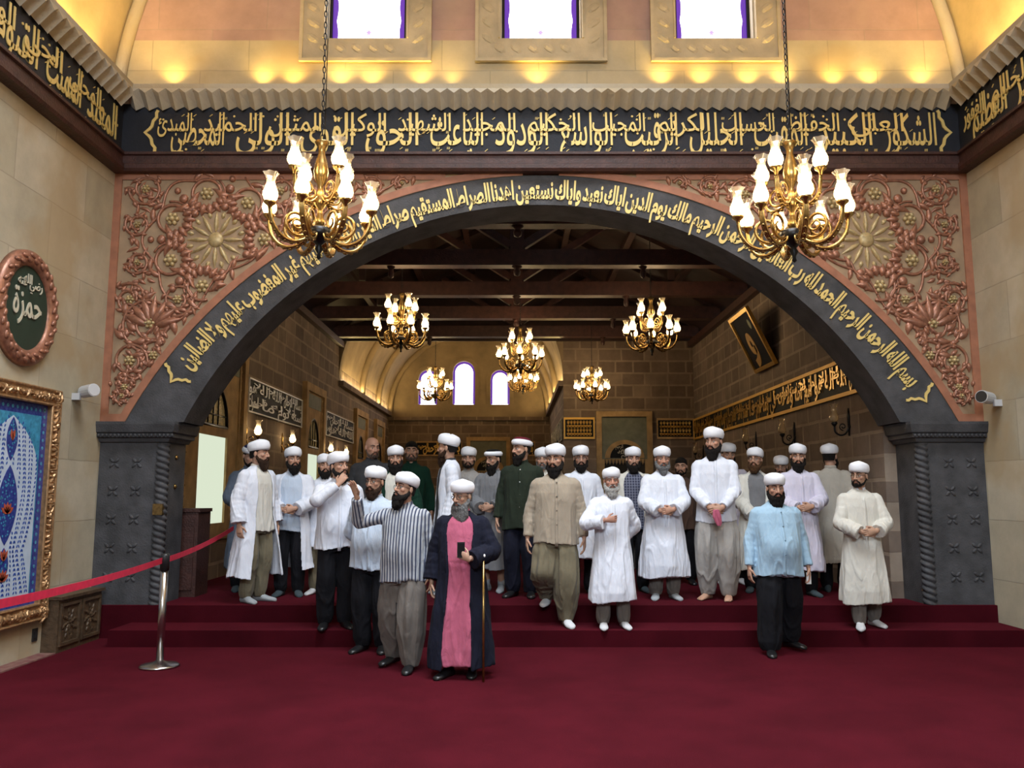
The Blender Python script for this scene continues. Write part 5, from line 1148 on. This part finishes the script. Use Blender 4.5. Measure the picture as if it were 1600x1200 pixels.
        tb.loft(R); tb.build('turban', K['turban'], t, True)
        if hatcol:
            cp = MB(); cp.loft([[toh(hcen+TR@np.array((.0835*s_*math.cos(a), .102*s_*math.sin(a), zz*band))) for a in np.linspace(0,2*PI,33)[:-1]] for s_, zz in ((1.0,.06),(1.03,.086),(.95,.104),(.7,.118),(.3,.125),(.05,.126))]); cp.build('cap', K[hatcol], t, True)
    if glasses:
        gl = MB()
        for s_ in (-1,1):
            gl.tube([toh((s_*.033+.021*math.cos(q)*(1.1), -.098+abs(math.cos(q))*0-.0*1+(.008 if s_*math.cos(q)>.5 else 0), .002+.016*math.sin(q))) for q in np.linspace(0,2*PI,21)[:-1]], .0019, 6, closed=True)
            gl.tube([toh((s_*.056,-.090,.008)), toh((s_*.074,-.05,.01)), toh((s_*.083,.01,.008))], .0018, 6)
        gl.tube([toh((-.011,-.099,.006)), toh((0,-.102,.009)), toh((.011,-.099,.006))], .0019, 6); gl.build('spectacles', M['spec_frame'], t, True)
    # --- clothes
    def sleeve(mb, Sh, El, Wp, r0, r1, r2, end=1.0, flare=False):
        d = (Wp-El)/np.linalg.norm(Wp-El); e = El+(Wp-El)*end; pts = []; rr = []
        ins = np.array((Sh[0]*.4, Sh[1], Sh[2]-.035))
        ctl = [ins, Sh, Sh*.66+El*.34, Sh*.33+El*.67, El, El*.66+e*.34, El*.33+e*.67, e]; r = [r0*.9, r0, r0*.6+r1*.4, r1, r1, r1*.7+r2*.3, r1*.35+r2*.65, r2]
        zs = smooth(ctl, 5); ri = np.interp(np.linspace(0,1,len(zs)), np.linspace(0,1,len(r)), r)
        ri = [q*(1+.022*math.sin(i*1.9+seed)) for i, q in enumerate(ri)]
        drop = [np.array(p)+(np.array((0,0,-.02*max(0,i/len(zs)-.5)*2)) if flare else 0) for i, p in enumerate(zs)]
        mb.tube(drop, ri, 20)
    fatk = build
    def upper(nm, m, Z, sl=(.066,.060,.048), long=False, cut=None, sleeves=True, grow=0., nf=7, amp=.0085, flare=False, send=.97):
        mb = MB(); Zs = sample(Z, 34)
        R = torso_rings(Zs, 64, fatk+grow, 0, seed, nf, belly=belly)
        if cut is None: mb.loft(R)
        else:
            # open garment: shell whose front gap (half angle) widens downwards
            th = .016; rows = []
            for (z_, *_r), ring in zip(Zs, R):
                g = cut(z_); cx, cy = 0, _r[2]; out, inn = [], []
                for a in np.linspace(-PI/2+g, 3*PI/2-g, 64):
                    k = (a/(2*PI)*64) % 64; i0 = int(k); fr = k-i0; p = np.array(ring[i0 % 64])*(1-fr)+np.array(ring[(i0+1) % 64])*fr
                    out.append(p); v = np.array((p[0]-cx, p[1]-cy, 0)); L_ = np.linalg.norm(v); inn.append(p-v/L_*min(th, L_*.5))
                rows.append(out+inn[::-1])
            mb.loft(rows)
        if sleeves:
            for (Sh, El, Wp) in AR_: sleeve(mb, Sh, El, Wp, sl[0]*(1+build*.7+grow), sl[1]*(1+build*.5+grow), sl[2], send, flare)
        me = remesh(mb.V, mb.F, .0075, 3, wrinkle(amp, 15, seed+len(nm), .42)); return finish(nm, me, m, t)
    def trousers(m, rt, rk, ra, baggy=0.0):
        mb = MB(); Zs = sample(PANTS_TOP, 8); mb.loft(torso_rings(Zs, 40, fatk, 0, seed, 6, belly=belly*.5))
        for hip, knee, ank, f_ in legs:
            e = ank+np.array((0,0,-.035)); ctl = [hip+(0,0,.0), hip*.5+knee*.5, knee, knee*.4+ank*.6, e]; zs = smooth(ctl, 6); N_ = len(zs)
            ri = np.interp(np.linspace(0,1,N_), [0,.22,.48,.68,.88,1], [min(rt,.09),rt,rt*.6+rk*.4,rk,ra*1.3,ra])*(1+build*.6); ph = rnd.uniform(0,6.28)
            V = []; R = []
            for i, p in enumerate(zs):
                tt = i/(N_-1); row = []
                for k in range(36):
                    a = 2*PI*k/36; am = .03+.075*baggy*math.sin(PI*min(1,tt*1.1)); q = ri[i]*(1+am*(math.sin(6*a+ph+tt*2)+.5*math.sin(9*a-ph)))
                    row.append((p[0]+q*math.cos(a), p[1]+q*math.sin(a), p[2]))
                R.append(row)
            mb.loft(R)
        return finish('trousers', remesh(mb.V, mb.F, .008, 3, wrinkle(.0085, 14, seed+31, .38)), m, t)
    def footwear(kind):
        if kind == 'bare' or kind is None: return
        nm, m = {'sock':('sock',K['sock']),'greysock':('sock',K['greysock']),'darksock':('sock',K['darksock']),'shoe':('shoe',K['shoe'])}[kind]
        for hip, knee, ank, f_ in legs:
            sg = -1 if hip[0] < 0 else 1; fd = np.array((f_[3] if len(f_)>3 else sg*.25, -1, 0)); fd /= np.linalg.norm(fd); side = np.array((-fd[1], fd[0], 0)); hz = np.array((ank[0], ank[1], ank[2]-.085)); mb = MB()
            mb.loft([[hz+fd*q+side*hw*math.cos(w)+np.array((0,0,-.003+h*(.5+.5*math.sin(w)))) for w in np.linspace(0,2*PI,17)[:-1]] for q,hw,h in ((-.078,.012,.035),(-.07,.03,.07),(-.05,.036,.105),(-.01,.040,.118),(.03,.040,.10),(.07,.044,.075),(.12,.050,.058),(.17,.047,.048),(.205,.034,.040),(.218,.012,.026))])
            mb.tube([ank+(0,0,-.03), ank+(0,.0,.06)], [.044,.046], 14); mb.build(nm, m, t, True)
    def collar(m, r=.062, stand=True, op=.35):
        mb = MB(); pi, po = [], []
        A_ = np.linspace(-PI/2+op, 3*PI/2-op, 26); rows = []
        for a in A_:
            x_, y_ = r*math.cos(a), .018+r*.95*math.sin(a); fz = 1.496-.018*(1 if math.sin(a) < 0 else 0)*abs(math.sin(a))
            rows.append([(x_*1.18,y_*1.18,fz-.02),(x_*1.10,y_*1.10,fz+.018),(x_*1.02,y_*1.02,fz+.026),(x_*1.0,y_*1.0,fz+.01),(x_*1.05,y_*1.05,fz-.02)])
        mb.loft(rows); mb.build('collar', m, t, True)
    def buttons(m, n_=5, z0=1.40, z1=.85):
        for k in range(n_):
            z_ = z0+(z1-z0)*k/(n_-1); hd = np.interp(-z_, [-q[0] for q in TOP], [q[2] for q in TOP]); hd = hd*(1+fatk*1.4)+belly*math.exp(-((z_-1.06)/.17)**2)
            MB().ell((.012,-hd-.004+.004*(z_>1.3),z_), (.008,.006,.008), 8, 5).build('button', m, t, True)
    def placket(m, z0=1.45, z1=.78):
        rows = []
        for z_ in np.linspace(z0, z1, 16):
            hd = np.interp(-z_, [-q[0] for q in SHIRT], [q[2] for q in SHIRT]); yc = np.interp(-z_, [-q[0] for q in SHIRT], [q[3] for q in SHIRT]); hd = hd*(1+fatk*1.4)-yc+belly*math.exp(-((z_-1.06)/.17)**2)
            rows.append([(-.008,-hd+.012,z_),(-.008,-hd-.0035,z_),(.024,-hd-.0035,z_),(.024,-hd+.012,z_)])
        mb = MB(); mb.loft(rows); mb.build('placket', m, t, True)
    outfit(locals_ := dict(upper=upper, trousers=trousers, footwear=footwear, collar=collar, buttons=buttons, placket=placket)) if outfit else None
    footwear(feet)
    t['_sk'] = ''; del t['_sk']
    MW = Matrix.Translation((x, Y, z)) @ Matrix.Rotation(yaw, 4, 'Z') @ Matrix.Scale(sc, 4)
    return dict(t=t, arms=AR_, mw=MW, sc=sc)
def world(pr, p): return np.array(pr['mw'] @ Vector([float(q) for q in p]))
# outfits
def shirt_trousers(sm, tm, rt=.10, rk=.085, ra=.062, bag=0., btn=None, plk=True, hem=None):
    def f(g):
        g['trousers'](tm, rt, rk, ra, bag); Z = SHIRT if hem is None else [r for r in SHIRT if r[0] > hem+.03]+[(hem,.210,.146,0,.04)]
        g['upper']('shirt', sm, Z); g['collar'](sm)
        if plk: g['placket'](sm)
        if btn: g['buttons'](btn)
    return f
def closed_robe(rm, tm, rt=.085, rk=.072, ra=.058, hem=.27, sl=(.068,.072,.082), inner=None):
    def f(g):
        g['trousers'](tm, rt, rk, ra, .1); Z = [r for r in ROBE if r[0] > hem+.04]+[(hem,.262-.05*(hem-.27),.198,0,.075)]
        g['upper']('robe', rm, Z, sl, True, nf=6, flare=True, send=.90); g['collar'](inner or rm)
        g['placket'](rm, 1.40, .80)
    return f
def open_robe(rm, sm, tm, gap=(.10,.55), hem=.27, rt=.092, rk=.08, ra=.06, shem=.78, bag=.2, sl=(.070,.075,.088), rmz=None):
    def f(g):
        if tm: g['trousers'](tm, rt, rk, ra, bag); g['upper']('shirt', sm, [r for r in SHIRT if r[0] > shem+.03]+[(shem,.206,.146,0,.03)], sleeves=False, grow=-.03)
        else: g['upper']('tunic', sm, [r for r in ROBE if r[0] > shem+.03]+[(shem,.25,.215,0,.06)], sleeves=False, grow=-.05)
        g['collar'](sm); Z = [r for r in ROBE if r[0] > hem+.04]+[(hem,.275,.22,0,.10)]
        cut = lambda z: float(np.interp(-z, [-1.5,-1.3,-.9,-.27], [.55, gap[0]+.22, (gap[0]+gap[1])/2+.05, gap[1]]))
        g['upper']('robe', rm, Z, sl, True, cut=cut, grow=.06, nf=6, flare=True, send=.90)
    return f
# ---------------------------------------------------------------- the crowd, left to right
ts, tp = LZ, FZ
HANG, BEH = 'hang', 'behind'
person('man in a blue-grey robe and navy cap wound with white, partly hidden at far left', 388, 938, tp, 692, .5, Y=10.75, head=(.25,.35,0), outfit=closed_robe(K['bluegrey'], K['blacktr']), arms=['clasp','clasp'], hatcol='capnavy', band=.75, beard=('black',.012), detail=False, feet='darksock')
person('man seen from behind his shoulder in an open white robe over tan trousers, far left', 402, 945, tp, 686, 1.05, Y=9.65, head=(.35,0,0), outfit=open_robe(K['white'], K['white2'], K['olive'], (.25,.8)), arms=[HANG,HANG], beard=('brown',.045), feet='greysock', build=.04)
person('man in an open white robe over a pale blue shirt and black trousers, hands clasped', 456, 940, tp, 697, .12, Y=10.2, head=(.42,-.02,0), outfit=open_robe(K['white'], K['paleblue'], K['blacktr'], (.42,.62), hem=.33), arms=['clasp','clasp'], beard=('black',.035), feet='darksock')
person('man half hidden behind the white shirted man holding his hand to his mouth', 506, 930, tp, 708, 0, Y=10.4, head=(.3,0,0), outfit=closed_robe(K['white'], K['olive'], hem=.6), beard=('black',.02), detail=False)
p4 = person('man in a white shirt and black trousers holding his hand to his mouth', 528, 985, ts, 704, .30, Y=8.98, head=(.55,-.08,0), outfit=shirt_trousers(K['white'], K['blacktr'], hem=.80), build=.10, belly=.05, arms=[dict(w=(-.035,-.235,1.44), hint=(-.9,-.1,-.7), d=(.55,.15,.8), n=(.25,.9,-.2), th=(.3,.2,.6), curl=.5), HANG], beard=('black',.03), feet='shoe')
person('man in a pale blue shirt and spectacles standing behind the raised arm', 585, 1018, 0, 727, -.15, head=(-.25,.03,0), outfit=shirt_trousers(K['paleblue'], K['blacktr'], hem=.80), build=.12, belly=.06, arms=[BEH,BEH], beard=('brown',.03), glasses=True, feet='shoe')
person('bald man in a dark jacket looking down at the back left', 580, 920, tp, 684, .25, Y=11.2, head=(.35,.15,0), outfit=shirt_trousers(K['vest'], K['blacktr']), hat='none', hair=None, beard=('stubble',.005), build=.08, detail=False, feet='shoe', tone=(.56,.31,.22))
person('man in a bottle green robe over cream with a full black beard', 617, 928, tp, 695, 0, Y=10.3, head=(.12,.05,0), outfit=open_robe(K['bottle'], K['white2'], K['blacktr'], (.22,.3)), beard=('black',.06,1.15), feet='darksock', build=.08)
person('young man with bare dark hair and a green shirt at the back', 642, 925, tp, 691, 0, Y=12.0, head=(.1,0,0), outfit=shirt_trousers(K['bottle'], K['blacktr']), hat='none', beard=('stubble',.005), hair='black', detail=False, feet='shoe')
p9 = person('man in a blue striped shirt and baggy grey trousers raising his right arm', 632, 1045, 0, 736, -.18, head=(-.55,-.18,.05), outfit=shirt_trousers(K['stripe'], K['grey'], .125, .122, .07, .8, hem=.79), build=.06, belly=.04, arms=[dict(w=(-.36,-.30,1.55), hint=(-.6,.1,-1), d=(-.25,-.15,.95), n=(-.35,-.75,-.1), th=(.9,-.2,.2), curl=.28, spread=.2), HANG], beard=('black',.05), glasses=True, feet='shoe', stance=[(-.14,.16,0,-.3),(.10,-.10,0,.1)])
p10 = person('grey bearded man in a rose pink tunic and long midnight navy coat', 722, 1056, 0, 748, -.12, head=(-.50,.12,0), outfit=open_robe(K['navy'], K['pink'], None, (.34,.42), hem=.10, shem=.13), build=.06, belly=.03, arms=[HANG, dict(w=(.115,-.235,1.075), hint=(1,.4,-.6), d=(-.75,-.2,.45), n=(-.2,.75,.2), th=(-.1,-.3,1), curl=.75)], beard=('grey',.135,1.5), hair='grey', glasses=True, feet='shoe', stance=[(-.11,-.06,0,-.4),(.10,.03,0,.1)], tone=(.50,.30,.21))
person('tall man in an open white robe and dark vest turned away to the left', 700, 930, tp, 677, -1.35, head=(-.45,0,0), outfit=open_robe(K['white'], K['vest'], K['ltgrey'], (.3,.7)), beard=('brown',.07), feet='greysock', hatpitch=-.1)
person('man whose turbaned face shows just over the shoulder of the tall man in white', 732, 921, tp, 697, 0, Y=11.2, head=(-.05,.05,0), outfit=closed_robe(K['ltgrey'], K['blacktr']), beard=('black',.01), detail=False, feet='darksock')
person('man in a long grey gown, black cap and spectacles with a long black beard', 771, 928, tp, 697, -.35, Y=10.65, head=(-.40,.15,0), outfit=open_robe(K['greygown'], K['greygown'], None, (.05,.08), hem=.27, shem=.29), arms=['clasp','clasp'], hatcol='capblack', band=.62, beard=('black',.075), glasses=True, feet='greysock')
person('man in a dark green buttoned shirt and dark trousers wearing a burgundy cap', 815, 932, tp, 679, -.25, Y=10.1, head=(-.75,.02,0), outfit=shirt_trousers(K['dkgreen'], K['navy'], btn=mat('white_button',(.7,.7,.7),.4)), build=.05, hatcol='burg', band=.72, beard=('black',.05), feet='shoe')
person('man mostly hidden between the dark green shirt and the beige shirt', 848, 920, tp, 698, 0, Y=10.9, head=(-.1,.05,0), outfit=closed_robe(K['white2'], K['olive'], hem=.5), beard=('grey',.01), hair='grey', detail=False)
person('man in a beige shirt and baggy olive trousers stepping down', 868, 967, ts, 692, -.05, Y=9.12, head=(-.30,.05,0), outfit=shirt_trousers(K['beige'], K['olive'], .118, .115, .062, .8, hem=.80, btn=mat('dark_button',(.12,.10,.08),.4)), build=.08, arms=[HANG,HANG], beard=('black',.045), feet='sock', stance=[(-.09,.25,.17,-.2),(.10,-.02,0,.25)])
person('man in spectacles and a white robe standing between the beige shirt and the old man', 908, 925, tp, 695, 0, Y=10.4, head=(0,.08,0), outfit=closed_robe(K['white'], K['blacktr'], hem=.42), beard=('black',.03), glasses=True, feet='darksock')
person('old man with a white beard in a long white robe, one hand on his chest', 956, 977, ts, 729, .03, Y=8.99, head=(0,0,0), outfit=closed_robe(K['white'], K['grey'], hem=.30), arms=['chest',BEH], beard=('white',.05), hair='white', feet='sock', tone=(.46,.24,.17), build=.04, stance=[(-.11,-.02,0,-.1),(.12,0,0,.15)])
person('man in a blue plaid shirt under an open white robe', 990, 928, tp, 697, 0, Y=10.6, head=(.05,.05,0), outfit=open_robe(K['white2'], K['plaid'], K['blacktr'], (.45,.5)), beard=('black',.03), feet='darksock', detail=False)
person('stout grey bearded man in a long white robe, hands joined at his waist', 1036, 936, tp, 696, -.02, head=(.05,.06,0), outfit=closed_robe(K['white'], K['grey'], hem=.26), arms=['clasp','clasp'], beard=('grey',.055,.8), hair='grey', build=.10, belly=.03, feet='greysock', tone=(.46,.25,.17))
person('man in a brown shirt half hidden behind the stout man in white', 1066, 915, tp, 716, -.2, Y=11.5, head=(-.1,.1,0), outfit=shirt_trousers(K['brown'], K['blacktr']), hat='none', hair='black', beard=('black',.01), detail=False, feet='shoe')
p20 = person('tallest man, white shirt and light grey baggy trousers, barefoot', 1117, 937, tp, 666, -.22, head=(-.42,.05,0), outfit=shirt_trousers(K['white'], K['ltgrey'], .125, .115, .068, .8, hem=.80), arms=['clasplow','clasplow'], beard=('black',.055), feet='bare', stance=[(-.10,0,0,-.6),(.11,-.04,0,-.1)])
person('man whose turban shows behind the tallest man', 1140, 922, tp, 691, -.2, Y=11.6, head=(.2,.1,0), outfit=closed_robe(K['lilac'], K['blacktr']), beard=('black',.02), detail=False)
person('man in spectacles and an open white robe over a grey shirt', 1182, 926, tp, 698, -.15, Y=10.6, head=(-.35,-.05,0), outfit=open_robe(K['white2'], K['greygown'], K['blacktr'], (.25,.4)), arms=['clasplow','clasplow'], beard=('ginger',.025), hair='brown', glasses=True, feet='darksock', detail=False)
person('man almost hidden behind the two white robes at right, turban and spectacles showing', 1223, 916, tp, 711, -.2, Y=11.3, head=(-.2,.2,0), outfit=closed_robe(K['greygown'], K['blacktr']), beard=('black',.01), glasses=True, detail=False)
person('man in a lilac white robe with hands clasped behind the light blue shirt', 1249, 931, tp, 692, -.05, Y=10.2, head=(-.22,.08,0), outfit=closed_robe(K['lilac'], K['blacktr'], hem=.30), arms=['clasp','clasp'], beard=('black',.045), feet='darksock')
p25 = person('stout smiling man in a light blue shirt and black trousers walking forward', 1213, 1022, 0, 738, .02, head=(-.02,.05,0), outfit=shirt_trousers(K['ltblue'], K['blacktr'], .115, .105, .08, .3, hem=.77, btn=mat('blue_button',(.16,.26,.36),.4)), build=.16, belly=.07, arms=[HANG,HANG], beard=('black',.045,1.1), feet='shoe', stance=[(-.12,-.06,0,-.2),(.17,.22,0,.5)], tone=(.46,.26,.18))
person('man in a putty vest with his back turned, looking away to the right', 1300, 930, tp, 692, 2.75, Y=10.6, head=(-.35,0,0), outfit=closed_robe(K['putty'], K['blacktr'], hem=.36, sl=(.082,.08,.07)), beard=('black',.02), feet='darksock', hatpitch=.1)
person('man in spectacles and an off white robe stepping down at far right', 1345, 992, ts, 720, -.06, Y=8.99, head=(-.72,.04,0), outfit=closed_robe(K['white2'], K['grey'], hem=.27, inner=K['white']), arms=['clasp','clasp'], beard=('black',.006), glasses=True, feet='sock', stance=[(-.08,-.07,0,-.3),(.12,.10,0,.25)], tone=(.47,.28,.19))
# things held
a = p10['arms'][1][2]; w_ = world(p10, a+np.array((-.075,-.035,.075)))
t = thing('mobile_phone', 'small dark mobile phone held by the man in the pink tunic', 'phone', tuple(w_), .3)
MB().box(-.032,.032,-.005,.005,-.06,.07).build('case', M['dark_plastic'], t); MB().box(-.028,.028,-.0062,-.005,-.05,.06).build('screen', M['black'], t)
p0 = world(p10, (.235,-.20,1.10)); p1 = world(p10, (.245,-.235,.10)); p1[2] = .0
t = thing('walking_cane', 'thin golden walking cane hanging beside the long navy coat', 'cane', tuple(p1))
MB().tube([(0,0,.0),tuple((p0-p1)*.97)], .010, 10).build('shaft', M['brass'], t, True); MB().ell(tuple(p0-p1), (.02,.02,.022), 12, 8).build('knob', M['white_text'], t, True)
w_ = world(p20, (0,-.28,.90)); mb = MB()
for k in range(5): mb.tube([(w_[0]+.012*(k-2), w_[1]+.01*math.sin(k*2), w_[2]+.03), (w_[0]+.018*(k-2)+.008, w_[1]-.012*math.cos(k*2), w_[2]-.05), (w_[0]+.012*(k-2)+.03, w_[1], w_[2]-.13-.02*(k%2))], [.012,.016,.010], 8)
o = finish('pink_cloth', remesh(mb.V, mb.F, .005, 3), K['pink'], None); tag(o, 'small pink cloth bunched in the hands of the tallest man', 'cloth')
w_ = world(p25, p25['arms'][1][2]+np.array((-.01,-.03,-.10)))
tag(MB().box(w_[0]-.022,w_[0]+.022,w_[1]-.006,w_[1]+.006,w_[2]-.07,w_[2]+.04).build('mobile_phone', M['white_text'], None, False, None, True), 'small pale phone in the hand of the man in the light blue shirt', 'phone')
